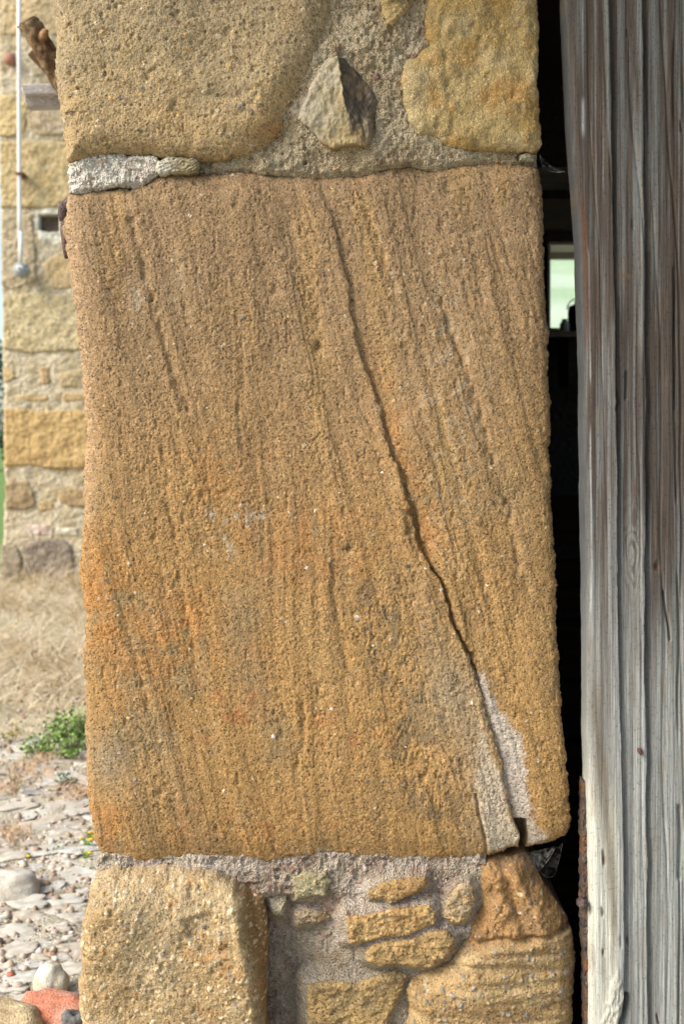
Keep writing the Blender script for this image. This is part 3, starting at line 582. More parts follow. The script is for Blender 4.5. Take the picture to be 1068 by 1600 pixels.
    # thin white run of paint
    pw = np.interp(Y, [0, 150, 180, 215, 320, 380, 400, 600, 720, 900, 1000], [909, 910, 911, 909, 912, 915, 918, 921, 921, 924, 920])
    C = mixc(C, col((200, 200, 210), X), .9*np.exp(-((X-pw)/1.1)**2)*(1-ss(960, 1010, Y))*ss(-.8, -.1, vn(Y/90, Y*0, 742)))
    C = mixc(C, col((206, 204, 212), X), .95*np.exp(-((X-909.5)/2.4)**2)*ss(148, 165, Y)*(1-ss(200, 222, Y)))
    C = mixc(C, col((120, 74, 44), X), .8*np.exp(-((u-8)/4)**2)*ss(-.2, .6, vn(Y/200, Y*0, 744)+.2)*(1-ss(700, 900, Y)))
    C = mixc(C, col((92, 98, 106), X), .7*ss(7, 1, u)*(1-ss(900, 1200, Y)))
    C = mixc(C, col((186, 182, 178), X), .6*np.exp(-(rr/17)**2)*ss(-.7, .6, np.sin(rr*1.1+4*vn(X/6, Y/20, 722))))
    C = mixc(C, col((190, 180, 160), X), kn*.5*ss(-.5, .5, fb(X/5, (Y+X)/7, 4, 721))); C = mixc(C, col((110, 60, 45), X), .9*hk)
    for px_, py_, a_, b_ in ((1000, 1172, 4, 4), (941, 1424, 1.6, 6), (941, 1487, 1.8, 4), (942, 1342, 2.5, 10), (979, 1470, 1.5, 5), (1027, 1595, 1.6, 9)):
        C = mixc(C, col((110, 58, 42), X), .9*np.exp(-(((X-px_)/a_)**2+((Y-py_)/b_)**2)))
    C = mixc(C, col((150, 118, 84), X), .7*np.exp(-(((X-975)/12)**2+((Y-432)/4)**2))+.3*ss(.4, .9, vn(X/4, Y/60, 748)))
    return H*.8, C*np.array([1.0, 1., .99])*(.70+.17*low)[..., None]
relief('post_face', WP, M['oak'], POST, f_post, 1.97, 1.0, 3., .05, 13, (0., .02), 3, wob=.0002, warp=w_post)
nb = MB(); nb.tube([(.4556, 1.966, .726), (.4556, 1.955, .724), (.4556, 1.953, .724)], [.0035, .003, .002], 8, tuple(lin((84, 58, 52)))); nb.build('nail_head', M['rust'], POST)
# rusty strap on the left edge of the post
def f_strap(X, Y, D):
    H = 4*fb(X/8, Y/14, 4, 800)+1.5*vn(X/3, Y/5, 803)
    C = mixc(col((92, 74, 66), X), col((120, 78, 50), X), ss(0, .6, fb(X/6, Y/16, 3, 804))); C = mixc(C, col((60, 56, 58), X), .6*ss(0, .6, fb(X/8, Y/20, 3, 805)))
    return H, C
STR = empty('iron_strap', (.385, 1.99, .2), 'long rusty iron strip fixed down the lower left edge of the post', 'strap')
relief('strap_bar', [(911, 1221), (914, 1222), (919, 1232), (922, 1300), (926, 1700), (917, 1700), (915, 1600), (912, 1500), (910, 1440), (909, 1330), (909, 1260)], M['rust'], STR, f_strap, 1.99, 1., 2., .03, 4, (1.2, .1), 81)
bb = MB(); zb = EYE+(690-1407)*.000995
bb.tube([(.370, 1.985, zb), (.372, 1.972, zb), (.372, 1.968, zb)], [.0085, .008, .005], 7, tuple(lin((84, 70, 68))), True)
bb.build('bolt_head', M['rust'], STR, True)
# rusty hinge pin driven into the left flank of the pier
HP = empty('hinge_pintle', (-.43, 2.1, 1.5), 'rusty iron pintle sticking out of the left edge of the pier', 'hinge')
hb = MB(); kk = 2.1/2000
def hp(px, py, y=2.1): return ((px-534)*y/2000, y, EYE+(690-py)*y/2000)
hb.tube([hp(165, 326), hp(116, 320), hp(106, 317), hp(100, 320), hp(98, 333), hp(99, 345)], [.009, .009, .0095, .0095, .008, .006], 10, tuple(lin((92, 80, 80)))); hb.build('hook', M['rust'], HP, True)
hb = MB(); hb.tube([hp(101, 338), hp(100, 360), hp(102, 385), hp(104, 404)], [.006, .006, .005, .003], 8, tuple(lin((104, 84, 76)))); hb.build('shank', M['rust'], HP, True)

# ------------------------------------------------------------------ cobwebs
def web(label, pts, y, sag, seed, dens=1., n=14, strands=()):
    """silk sheet hung between four corners; pts in photo pixels: a,b along the top, c,d below"""
    a, b, c, d = [Vector(((p[0]-534)*p[2]/2000, p[2], EYE+(690-p[1])*p[2]/2000)) for p in pts]
    V = []; C = []; Q = []; rs = np.random.RandomState(seed)
    for i in range(n+1):
        for j in range(n+1):
            u, v = j/n, i/n; p = (a*(1-u)+b*u)*(1-v)+(d*(1-u)+c*u)*v
            p = p+Vector((rs.uniform(-1, 1)*.0008, math.sin(u*3.14)*math.sin(v*3.14)*sag+rs.uniform(-1, 1)*.001, 0)); V.append(p)
            w_ = dens*(.35+.65*rs.rand())*(1-.5*v); C.append((w_, w_, w_))
    for i in range(n):
        for j in range(n): Q.append((i*(n+1)+j, i*(n+1)+j+1, (i+1)*(n+1)+j+1, (i+1)*(n+1)+j))
    me = mesh_np('cobweb', V, Q, np.array(C)); e = empty('cobweb', tuple(a), label, 'cobweb')
    me.transform(Matrix.Translation(-a)); link('silk_sheet', me, M['web'], e)
    m = MB(); cc = (1., 1., 1.)
    edges = [(a, d), (d, c), (c, b)]+[(Vector(V[s0]), Vector(V[s1])) for s0, s1 in strands]
    for p, q in edges:
        m.tube([p.lerp(q, t)+Vector((0, 0, -.004*math.sin(t*3.14))) for t in (0, .33, .66, 1)], .0003, 4, cc)
    m.build('threads', M['web'], e)
web('grey cobweb sheet hanging under the lower right corner of the big block', [(800, 1336, 2.0), (868, 1322, 2.03), (842, 1360, 2.04), (818, 1352, 2.02)], 2, .01, 1, .8)
web('dusty cobweb funnel hanging lowest beside the dark gap', [(832, 1346, 2.03), (878, 1318, 2.05), (866, 1368, 2.07), (846, 1366, 2.05)], 2, .012, 2, .45)
web('dusty cobweb stretched over the left side of the flint', [(452, 168, 1.97), (492, 128, 1.975), (512, 212, 1.975), (462, 188, 1.975)], 2, -.004, 3, .75)
web('fine cobweb strip under the big block above the left boulder', [(215, 1350, 1.99), (372, 1352, 1.99), (365, 1364, 1.97), (228, 1358, 1.97)], 2, .004, 4, .6)
web('thin cobweb bridging the dark gap beside the upper joint', [(842, 240, 2.03), (856, 258, 2.03), (882, 268, 2.02), (848, 262, 2.03)], 2, .004, 5, .35)

# ------------------------------------------------------------------ barn behind the door
BARN = empty('stone_barn', (1.4, 4.3, 0), 'dark barn interior behind the door gap, with a small bright window', 'barn')
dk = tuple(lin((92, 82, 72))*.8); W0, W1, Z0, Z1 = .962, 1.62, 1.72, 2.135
b = MB()
b.box(-.36, -.12, 2.44, 6.3, 0, 2.9, dk)                       # side wall behind the pier
b.box(-.12, W0, 6.0, 6.3, 0, 2.9, dk); b.box(W1, 3.2, 6.0, 6.3, 0, 2.9, dk)
b.box(W0, W1, 6.002, 6.298, 0, Z0, dk); b.box(W0, W1, 6.002, 6.298, Z1, 2.9, dk)
b.box(3.2, 3.45, 2.1, 3.3, 0, 2.9, dk); b.box(3.2, 3.45, 5.3, 6.3, 0, 2.9, dk); b.box(3.202, 3.448, 3.3, 5.3, 0, 1.3, dk); b.box(3.202, 3.448, 3.3, 5.3, 2.6, 2.9, dk); b.box(.72, 3.2, 2.15, 2.4, 0, 2.9, dk); b.box(-.40, .72, 2.06, 2.40, 2.51, 2.9, dk)  # opening in the unseen right wall added to let light into the barn
b.build('wall', M['wall_far'], BARN)
b = MB(); b.box(-.5, 3.6, 2.0, 6.5, 2.905, 3.0, tuple(lin((90, 80, 72))*.8)); b.box(-1.05, 3.6, .1, 2.0, 2.903, 3.002, tuple(lin((90, 80, 72))*.8)); b.build('roof_and_shade_eaves', M['dark_wood'], BARN)  # front box is an unseen overhang added to shade the pier
b = MB(); [b.box(.705+.15*q, .85+.15*q, 2.0+.004*(q % 2), 2.148, .01, 2.2, tuple(lin((112-6*(q % 3), 104-5*(q % 3), 98-4*(q % 3))))) for q in range(4)]; b.build('added_door_boards', M['oak'], BARN)  # unseen boards added beside the post to keep light out of the room
for i, (yy, zz, hh) in enumerate(((4.2, 2.05, .05), (4.9, 2.20, .05))):
    b = MB(); b.box(-.12, 3.2, yy, yy+.12, zz, zz+hh, tuple(lin((205, 196, 180)))); b.build('beam', M['dark_wood'], BARN)
b = MB(); b.box(W0-.05, W1+.1, 5.93, 6.0, Z1+.05, Z1+.19, tuple(lin((130, 118, 104)))); b.build('window_lintel', M['dark_wood'], BARN)
fr = MB(); fc = tuple(lin((214, 208, 192))*.9)
fr.box(W0, W0+.012, 5.99, 6.297, Z0, Z1-.015, fc); fr.box(W0, W1, 5.985, 6.297, Z1-.015, Z1-.001, fc); fr.box(W1-.012, W1, 5.99, 6.297, Z0, Z1-.015, fc); fr.box(W0, W1, 5.985, 6.297, Z0, Z0+.012, fc)
fr.box(W0+.012, W0+.035, 6.24, 6.28, Z0+.012, Z1-.015, fc); fr.box(W0+.035, W1-.012, 6.24, 6.28, Z1-.045, Z1-.015, fc)
WF = fr.build('window_frame', M['metal_paint'], BARN)
gl = MB(); gl.box(W0+.03, W1-.012, 6.258, 6.262, Z0+.012, Z1-.04); gl.build('pane', M['glass'], WF, off=(0, 0, 0))
sl = empty('wooden_shelf', (1.2, 5.8, 1.66), 'pale edged wooden shelf below the barn window', 'shelf')
b = MB(); b.box(.9, 1.9, 5.62, 5.93, 1.66, 1.685, tuple(lin((160, 142, 120)))); b.build('shelf_board', M['plain_wood'], sl)
for xb in (1.0, 1.7):
    b = MB(); b.box(xb, xb+.03, 5.66, 5.93, 1.45, 1.66, dk); b.build('bracket', M['dark_wood'], sl)
def lathe(m, c, prof, n=16, colr=(1, 1, 1)):
    v = []; f = []
    for r, z in prof:
        for k in range(n): v.append((c[0]+r*math.cos(2*math.pi*k/n), c[1]+r*math.sin(2*math.pi*k/n), c[2]+z))
    for i in range(len(prof)-1):
        for k in range(n): f.append((i*n+k, i*n+(k+1) % n, (i+1)*n+(k+1) % n, (i+1)*n+k))
    f.append(tuple(range(n))[::-1]); f.append(tuple((len(prof)-1)*n+k for k in range(n))); m.add(v, f, colr)
zs = 1.686; bk = tuple(lin((34, 34, 34)))
e = empty('kettle', (1.06, 5.78, zs), 'black squat kettle with a wire handle on the barn shelf', 'kettle')
m = MB(); lathe(m, (1.06, 5.78, zs), [(.035, 0), (.042, .02), (.042, .10), (.036, .125), (.012, .135), (.012, .15)], 16, bk); m.box(1.09, 1.125, 5.77, 5.79, zs+.02, zs+.10, bk); m.build('kettle_body', M['metal_paint'], e, True)
m = MB(); m.tube([(1.06+.045*math.cos(a), 5.78, zs+.11+.05*math.sin(a)) for a in [i*math.pi/8 for i in range(9)]], .003, 6, bk); m.build('handle', M['metal_paint'], e)
e = MB(); lathe(e, (1.0, 5.76, zs), [(.018, 0), (.022, .01), (.022, .045), (.012, .055), (.014, .065)], 14, tuple(lin((225, 222, 215)))); tag(e.build('jar', M['metal_paint'], None, True), 'small pale jar left of the black kettle', 'jar')
m = MB(); m.box(1.15, 1.24, 5.72, 5.84, zs, zs+.085, bk, .002); tag(m.build('tin', M['metal_paint'], None, bevel=.006), 'dark rectangular tin right of the black kettle', 'tin')
lo = MB(); lo.box(-.41, 1.4, 2.02, 2.05, 2.225, 2.48, tuple(lin((112, 98, 86)))); lo.box(-.41, 1.4, 2.05, 2.40, 2.22, 2.50, tuple(lin((112, 98, 86))))  # unseen lintel added above the pier to shade and enclose the doorway
tag(lo.build('added_lintel', M['plain_wood']), 'unseen timber lintel added across the top of the pier for shade', 'lintel')
lu = MB()
for k in range(7): lu.box(.42+.004*k, 1.3, 2.9, 3.0, .12+.14*k, .235+.14*k, tuple(lin((74, 62, 52))), .006)
tag(lu.build('plank_pile', M['dark_wood'], bevel=.004), 'dim stack of dark planks inside the door gap', 'planks')

# ------------------------------------------------------------------ wood ends that stick out behind the pier
def P(px, py, y): return Vector(((px-534)*y/2000, y, EYE+(690-py)*y/2000))
e = empty('rafter_log', tuple(P(60, 70, 3.4)), 'knobbly brown cut log end poking out beyond the pier', 'log')
m = MB(); n_ = 10; pts = [P(43, 33, 3.3).lerp(Vector((-.35, 3.7, 1.42)), t) for t in np.linspace(0, 1, n_)]
rr_ = [.026, .030, .027, .028, .029, .030, .031, .031, .032, .032]
LP = np.linspace(0, 1, 260); La = np.array(pts[0]); Lb = np.array(pts[-1]); Lt = (Lb-La)/np.linalg.norm(Lb-La); Ln = np.cross(Lt, [.3, .5, .81]); Ln /= np.linalg.norm(Ln); Lm = np.cross(Lt, Ln); th = np.linspace(0, 2*math.pi, 48, endpoint=False)
TT, TH = np.meshgrid(LP, th, indexing='ij'); RR = np.interp(TT, np.linspace(0, 1, n_), rr_)*(1+.16*fb(np.cos(TH)*1.6+TT*34, np.sin(TH)*1.6+TT*26, 4, 61)+.15*ss(.05, .0, TT)*vn(TH*2, TT*120, 62)+.03*vn(TH*7, TT*200, 63))
V = (La+TT[..., None]*(Lb-La)+.006*np.sin(TT*9)[..., None]*Ln+RR[..., None]*(np.cos(TH)[..., None]*Ln+np.sin(TH)[..., None]*Lm)-np.array(e.location))
i_, j_ = np.meshgrid(np.arange(259), np.arange(48), indexing='ij'); i_ = i_.ravel(); j_ = j_.ravel(); Q = np.stack([i_*48+j_, i_*48+(j_+1) % 48, (i_+1)*48+(j_+1) % 48, (i_+1)*48+j_], -1)
LC = mixc(mixc(col((160, 126, 88), TT), col((112, 80, 52), TT), ss(-.3, .5, fb(TH*1.2, TT*50, 4, 64))), col((186, 160, 126), TT), ss(.05, .0, TT)*.7)
link('log_bark', mesh_np('log_bark', V.reshape(-1, 3), Q, LC.reshape(-1, 3)), M['gritstone'], e)
m = MB(); kp = pts[0].lerp(pts[-1], .05); m.tube([kp+Vector((.014, -.016, .0)), kp+Vector((.028, -.038, .012))], [.014, .009], 10, tuple(lin((160, 128, 92)))); m.build('knot_stub', M['plain_wood'], e, True)
m = MB(); a = pts[0]; d_ = (pts[0]-pts[1]).normalized(); m.tube([a+d_*.0005, a+d_*.004, a+d_*.006], [.024, .022, .012], 18, tuple(lin((120, 96, 70)))); m.build('cut_end', M['plain_wood'], e, True)
def slab(px0, py0, px1, py1, th, y, name, label, c, dep=.05):
    A = P(px0, py0, y); B = P(px1, py1, y+.3); d = (B-A).normalized(); up = Vector((0, -1, 0)).cross(d).normalized()*th/2*y/2000; dy = Vector((0, dep, 0))
    if up.z < 0: up = -up
    m = MB(); v = [A-up, A+up, A-up+dy, A+up+dy, B-up, B+up, B-up+dy, B+up+dy]
    m.add(v, [(0, 1, 3, 2), (4, 6, 7, 5), (0, 4, 5, 1), (2, 3, 7, 6), (0, 2, 6, 4), (1, 5, 7, 3)], tuple(lin(c)))
    o = m.build(name, M['plain_wood'], None, bevel=.002, off=A); o.location = A; return tag(o, label, 'board')
slab(50, 78, 345, 378, 20, 3.45, 'board_end', 'slanting dark brown board behind the cut log', (120, 98, 72))
slab(35, 139, 350, 135, 16, 3.35, 'board_end', 'upper grey horizontal board beside the white pipe', (232, 228, 222))
slab(39, 157, 350, 151, 18, 3.37, 'board_end', 'lower grey horizontal board, set back beneath another', (205, 200, 194))
# ------------------------------------------------------------------ far wall
YF = 10.4
FAR = empty('stone_wall', (-2.4, YF, 0), 'sunlit buttress of pale ochre blocks across the yard', 'wall')
FA = .76
def far(base, alt, seed, hh, amp=1.):
    def f(X, Y, D):
        H = hh+amp*(9*fb(X/16, Y/12, 3, seed)+6*fb(X/5, Y/5, 3, seed+4))
        C = mixc(col(base, X, FA), col(alt, X, FA), ss(-.4, .6, fb(X/16, Y/10, 4, seed+8))); C = mixc(C, col((222, 206, 178), X, FA), .14+0*X)
        return H, C
    return f
WL = [(-8, -170), (-3, 100), (0, 300), (2, 450), (5, 470), (4, 550), (7, 600), (5, 650), (6, 730), (9, 760), (6, 800), (4, 850), (0, 930), (250, 930), (250, -170)]
def f_far(X, Y, D):
    H = 8*fb(X/20, Y/14, 3, 900)+6*fb(X/5, Y/4, 3, 903)
    C = mixc(col((214, 196, 168), X, FA), col((198, 176, 140), X, FA), ss(-.5, .6, fb(X/18, Y/22, 4, 905)))
    dr = np.exp(-((X-50-2*vn(Y/20, X*0, 906))/2.5)**2)*((Y > 0) & (Y < 335))*ss(-.3, .5, vn(X/3, Y/7, 907)); C = mixc(C, col((235, 230, 220), X, FA), .8*dr)
    wm = ss(-1.5, 2, sdf(X, Y, [(57, 330), (75, 326), (96, 328), (120, 345), (120, 378), (90, 382), (62, 374), (56, 352)])+2*vn(X/5, Y/5, 908)); C = mixc(C, col((240, 234, 218), X, FA), wm); H += 6*wm
    hole = ss(-1, 1.5, sdf(X, Y, [(61, 336), (92, 335), (92, 361), (76, 363), (61, 359)])); H -= 90*hole; C = mixc(C, col((120, 102, 88), X, FA), hole)
    C = mixc(C, col((236, 228, 215), X, FA), ss(8, 4, Y)*(X > 55)*ss(-100, -10, Y))
    return H, C
relief('wall_mortar', WL, M['wall_far'], FAR, f_far, YF, 1.6, None, .45, 6, (1., .08), 91)
FB = [([(4, -150), (70, -150), (130, -150), (130, 52), (70, 56), (4, 54)], (214, 184, 134), (204, 172, 122), 14), ([(-2, 150), (36, 146), (44, 170), (40, 205), (16, 214), (-1, 212)], (216, 184, 118), (206, 176, 116), 16),
      ([(34, 148), (80, 150), (140, 155), (140, 208), (60, 212), (46, 200)], (202, 172, 136), (206, 182, 146), 12), ([(0, 222), (60, 220), (140, 224), (140, 322), (60, 324), (2, 325)], (212, 184, 128), (204, 170, 108), 22),
      ([(2, 336), (50, 336), (55, 380), (58, 440), (20, 452), (3, 446)], (188, 166, 134), (200, 176, 142), 14), ([(70, 410), (90, 396), (140, 392), (140, 448), (85, 452), (74, 436)], (214, 178, 118), (206, 172, 120), 12),
      ([(5, 463), (50, 458), (110, 460), (160, 458), (160, 546), (100, 548), (50, 552), (6, 544)], (208, 186, 140), (196, 172, 122), 26), ([(5, 572), (20, 573), (26, 590), (10, 598), (5, 596)], (216, 180, 116), (206, 172, 120), 10),
      ([(62, 574), (76, 572), (78, 598), (66, 600)], (206, 166, 110), (200, 160, 110), 12), ([(90, 582), (140, 574), (140, 605), (96, 606)], (196, 168, 122), (188, 160, 116), 14), ([(26, 618), (50, 614), (76, 618), (76, 626), (30, 627)], (206, 172, 116), (200, 166, 112), 10),
      ([(98, 614), (150, 612), (150, 628), (100, 628)], (208, 168, 108), (200, 164, 110), 12), ([(8, 640), (30, 638), (60, 643), (110, 640), (160, 644), (160, 731), (90, 732), (50, 727), (8, 728)], (208, 166, 92), (198, 152, 80), 34),
      ([(8, 758), (18, 750), (26, 752), (44, 753), (52, 768), (56, 788), (40, 797), (10, 794)], (176, 144, 100), (166, 134, 92), 20), ([(62, 784), (85, 780), (86, 796), (62, 798)], (204, 168, 108), (196, 162, 110), 10),
      ([(92, 768), (110, 762), (150, 764), (150, 792), (110, 792), (92, 780)], (180, 142, 90), (170, 136, 90), 20), ([(41, 821), (84, 820), (84, 836), (44, 836)], (222, 200, 192), (208, 160, 146), 14),
      ([(88, 824), (122, 825), (122, 838), (88, 836)], (232, 220, 204), (220, 204, 184), 12), ([(36, 850), (60, 842), (100, 842), (114, 856), (116, 900), (60, 920), (38, 890)], (150, 130, 116), (128, 110, 100), 26),
      ([(2, 852), (24, 850), (34, 870), (30, 925), (0, 925)], (178, 156, 128), (156, 138, 118), 18)]
for i, (pl, c1, c2, hh) in enumerate(FB):
    relief('wall_block', pl, M['wall_far'], FAR, far(c1, c2, 920+i*11, hh*.6+4, .8), YF, 1.5, None, .1, 3.2, (1.0, .16), 92+i, rings=3)
# pipe with its end fitting
PI = empty('drain_pipe', tuple(P(31, 420, 10.3)), 'thin white pipe running down the far wall to a round tap', 'pipe')
wc = tuple(lin((226, 226, 222))*.85); yy = 10.27
m = MB(); m.tube([P(30, -160, yy), P(30, 100, yy), P(30.5, 272, yy), P(31, 340, yy), P(31, 372, yy)], .0175, 12, wc); m.build('upper_pipe', M['metal_paint'], PI, True)
m = MB(); m.tube([P(33, 362, yy-.02), P(32.5, 390, yy-.02), P(32, 412, yy-.02)], .018, 12, wc); m.build('lower_pipe', M['metal_paint'], PI, True)
m = MB(); m.box(*(P(26, 0, yy).x, P(38, 0, yy).x), yy-.03, YF-.02, P(0, 274, yy).z, P(0, 270, yy).z, tuple(lin((96, 66, 48)))); m.build('pipe_clip', M['rust'], PI)
gc = tuple(lin((160, 166, 166))*.8)
m = MB(); c = P(33, 422, yy); m.tube([c+Vector((0, -.05, 0)), c+Vector((0, -.02, 0)), c+Vector((0, .06, 0))], [.042, .06, .062], 16, gc); m.build('tap_body', M['metal_paint'], PI, True)
m = MB(); m.tube([c+Vector((.030*(1-.12*i)*math.cos(i*.8), -.058, .030*(1-.12*i)*math.sin(i*.8))) for i in range(8)], .007, 6, tuple(lin((240, 242, 240))*.9)); m.build('tap_handle', M['metal_paint'], PI, True); m = MB(); m.tube([c+Vector((.03, -.02, 0)), c+Vector((.07, -.03, .004))], .012, 8, gc); m.build('tap_lever', M['metal_paint'], PI, True); m = MB(); m.tube([c+Vector((0, -.02, -.04)), c+Vector((0, -.02, -.065))], .014, 8, gc); m.build('spout', M['metal_paint'], PI, True)
m = MB(); c = P(16, 93, 10.36)
for a_, r_ in ((0, 1),): lathe(m, (c.x, c.y, c.z-.045), [(.02, 0), (.045, .02), (.05, .05), (.035, .085), (.01, .1)], 12, tuple(lin((176, 130, 108))*.8))
tag(m.build('brick_lump', M['brick'], None, True), 'round reddish lump fixed to the far wall left of the pipe', 'knob')

# ------------------------------------------------------------------ ground, hillside
def nonuni(a, b, s, lo, hi):
    r = list(np.arange(a, b, s)); st = s; x = b
    while x < hi: st *= 1.35; x += st; r.append(x)
    st = s; x = a; l_ = []
    while x > lo: st *= 1.35; x -= st; l_.append(x)
    return np.array(l_[::-1]+r)
gx = nonuni(-3.4, -.35, .014, -400, 400); gy = nonuni(2.1, 7.5, .014, -60, 800)
GX, GY = np.meshgrid(gx, gy)
near = (GX > -4.5) & (GX < 4) & (GY < 12)
GH = .010*fb(GX*3, GY*3, 4, 11)+.006*fb(GX*14, GY*14, 3, 12)+.004*vn(GX*45, GY*45, 13)
GH += .05*ss(7.0, 10.2, GY)
GH = np.where(near, GH, .02*fb(GX/3, GY/3, 2, 14))
GC = mixc(col((190, 174, 150), GX, .78), col((208, 196, 176), GX, .78), ss(-.5, .6, fb(GX*4, GY*4, 4, 15)))
GC = mixc(GC, col((150, 120, 92), GX, .8), .6*ss(.1, .8, fb(GX*7, GY*7, 4, 17)))
GC = mixc(GC, col((204, 184, 146), GX, .80), ss(4.6, 5.6, GY))
GC = mixc(GC, col((120, 150, 62), GX, .8), ss(11.0, 12.5, GY))
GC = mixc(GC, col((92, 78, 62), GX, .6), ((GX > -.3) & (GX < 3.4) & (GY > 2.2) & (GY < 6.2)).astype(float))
i_, j_ = np.meshgrid(np.arange(len(gy)-1), np.arange(len(gx)-1), indexing='ij'); i_ = i_.ravel(); j_ = j_.ravel(); nxg = len(gx)
Q = np.stack([i_*nxg+j_, i_*nxg+j_+1, (i_+1)*nxg+j_+1, (i_+1)*nxg+j_], -1)
tag(link('ground', mesh_np('ground', np.stack([GX, GY, GH], -1).reshape(-1, 3), Q, GC.reshape(-1, 3)), M['soil']), kind='structure')
def ground_z(x, y): return float(.010*fb(np.array([x*3.]), np.array([y*3.]), 4, 11)[0]+.05*ss(7.0, 10.2, np.array([y]))[0])
hx = np.linspace(-1.0, 40, 60); hy = np.linspace(9, 70, 60); HX, HY = np.meshgrid(hx, hy)
HZ = -.05+(HY-9)*.22*ss(9, 16, HY)*ss(-1, 4, HX)+.3*fb(HX/5, HY/5, 3, 22)*ss(9, 14, HY)*ss(-1, 3, HX)-.03
HC = mixc(col((176, 200, 152), HX, .8), col((206, 220, 188), HX, .8), ss(-.5, .5, fb(HX/2, HY/2, 3, 23)))
i_, j_ = np.meshgrid(np.arange(59), np.arange(59), indexing='ij'); i_ = i_.ravel(); j_ = j_.ravel()
Q = np.stack([i_*60+j_, i_*60+j_+1, (i_+1)*60+j_+1, (i_+1)*60+j_], -1)
tag(link('hillside', mesh_np('hillside', np.stack([HX, HY, HZ], -1).reshape(-1, 3), Q, HC.reshape(-1, 3)), M['leaf']), kind='structure')

# ------------------------------------------------------------------ cobbles and loose stones
import bmesh
def rock(name, sx, sy, sz, seed, c1, c2, sub=4, rough=.12, flat=.0, box=2.6):
    bm = bmesh.new(); bmesh.ops.create_icosphere(bm, subdivisions=sub, radius=1); v = np.array([p.co[:] for p in bm.verts]); fs = np.array([[q.index for q in f.verts] for f in bm.faces]); bm.free()
    l = (np.abs(v)**box).sum(1)**(1/box); v = v/l[:, None]
    n = fb(v[:, 0]*1.3+seed, v[:, 1]*1.3+v[:, 2]*1.1, 4, seed, .55)+.6*fb(v[:, 2]*1.7+seed, v[:, 0]*1.2-v[:, 1], 3, seed+5)
    v = v*(1+rough*n)[:, None]; v[:, 2] = np.where(v[:, 2] > 0, v[:, 2]*(1-flat*.5), v[:, 2])
    C = mixc(col(c1, v[:, 0], .82), col(c2, v[:, 0], .82), ss(-.4, .5, fb(v[:, 0]*2+seed, v[:, 1]*2+v[:, 2], 3, seed+9)))
    return mesh_np(name, v*np.array([sx, sy, sz]), fs, C)
CT = [((230, 220, 210), (208, 192, 178)), ((236, 231, 225), (214, 204, 196)), ((216, 202, 188), (228, 216, 204)), ((222, 212, 204), (232, 224, 214)), ((224, 206, 190), (204, 186, 170))]
variants = [rock('cobble', 1, 1, 1, 31+i*7, *CT[i % 5], sub=4, rough=.26, box=2.8+.5*(i % 4)) for i in range(20)]
for v_ in variants: v_.materials.append(M['cobble'])
def gd(py): return 2000*EYE/(py-690)
placed = []
def put(me, x, y, s, sz, rz, lift=.0, tilt=(0, 0)):
    o = bpy.data.objects.new('cobble', me); S.collection.objects.link(o)
    o.location = (x, y, ground_z(x, y)-.004+lift); o.scale = (s[0], s[1], sz); o.rotation_euler = (tilt[0], tilt[1], rz); return o
spec = []
def special(name, px, py, wpx, dep, hgt, rz, c1, c2, label, cat, mat='cobble', rough=.14, box=2.8, seed=1, lift=.0, tilt=(0, 0)):
    y = gd(py); x = (px-534)*y/2000; wx = wpx*y/2000/2
    me = rock(name, wx, dep, hgt, seed, c1, c2, 4, rough, 0, box); me.materials.append(M[mat])
    o = bpy.data.objects.new(name, me); S.collection.objects.link(o); o.location = (x, y, ground_z(x, y)+lift); o.rotation_euler = (tilt[0], tilt[1], rz); tag(o, label, cat)
    placed.append((x, y, max(wx, dep))); return o
special('white_stone', 80, 1548, 52, .032, .050, .25, (232, 228, 220), (206, 190, 164), 'rounded whitish stone just behind the orange brick piece', 'stone', rough=.2, box=3., seed=7, lift=.01)
special('brick_fragment', 88, 1592, 120, .055, .040, -.2, (222, 132, 100), (214, 150, 128), 'broken orange red brick lying against the boulder foot', 'brick', 'brick', .18, 3.4, 11, .012, (.18, .05))
special('sandstone_lump', 8, 1612, 112, .05, .045, .1, (206, 180, 140), (186, 156, 114), 'tan sandstone lump in front of the brick piece', 'stone', 'brick', .12, 3., 15, .014)
special('clinker_lump', 116, 1612, 46, .028, .030, .4, (120, 118, 118), (96, 92, 92), 'dark grey clinker lump beside the brick fragment', 'stone', 'cobble', .3, 2.4, 19, .016)
special('grey_boulder', 14, 1392, 92, .085, .045, .2, (226, 220, 212), (206, 194, 182), 'largest pale grey cobble at the left edge of the yard', 'stone', 'cobble', .14, 2.8, 23, .0)
gp = 'worn cobbles bedded in the yard'; lb = 'worn pale cobble bedded flush in the dusty yard ground'
rs = np.random.RandomState(4)
known = [(45, 1432, 46, .2), (92, 1452, 40, 0), (60, 1482, 46, .3), (118, 1432, 50, .5), (120, 1482, 60, .1), (26, 1488, 60, .1), (36, 1512, 62, .25), (16, 1545, 50, .1), (40, 1530, 60, .1), (66, 1292, 70, .1), (62, 1330, 56, .1), (98, 1402, 60, .3), (20, 1562, 60, .1),
         (104, 1516, 60, 0), (100, 1300, 45, .1), (20, 1340, 50, .2), (60, 1240, 50, 0), (96, 1500, 30, .2), (110, 1470, 30, .3), (66, 1500, 36, 0), (88, 1480, 24, .2), (30, 1262, 60, .2), (40, 1410, 60, .3)]
nC = 0
for px, py, wp, rz in known:
    y = gd(py); x = (px-534)*y/2000; s = wp*y/2000/2
    o = put(variants[rs.randint(20)], x, y, (s, s*rs.uniform(.55, .85)), rs.uniform(.008, .014), rz+rs.uniform(-.2, .2), .0, (rs.uniform(-.08, .12), rs.uniform(-.12, .12))); tag(o, lb, 'cobble', gp); placed.append((x, y, s*.8)); nC += 1
tries = 0
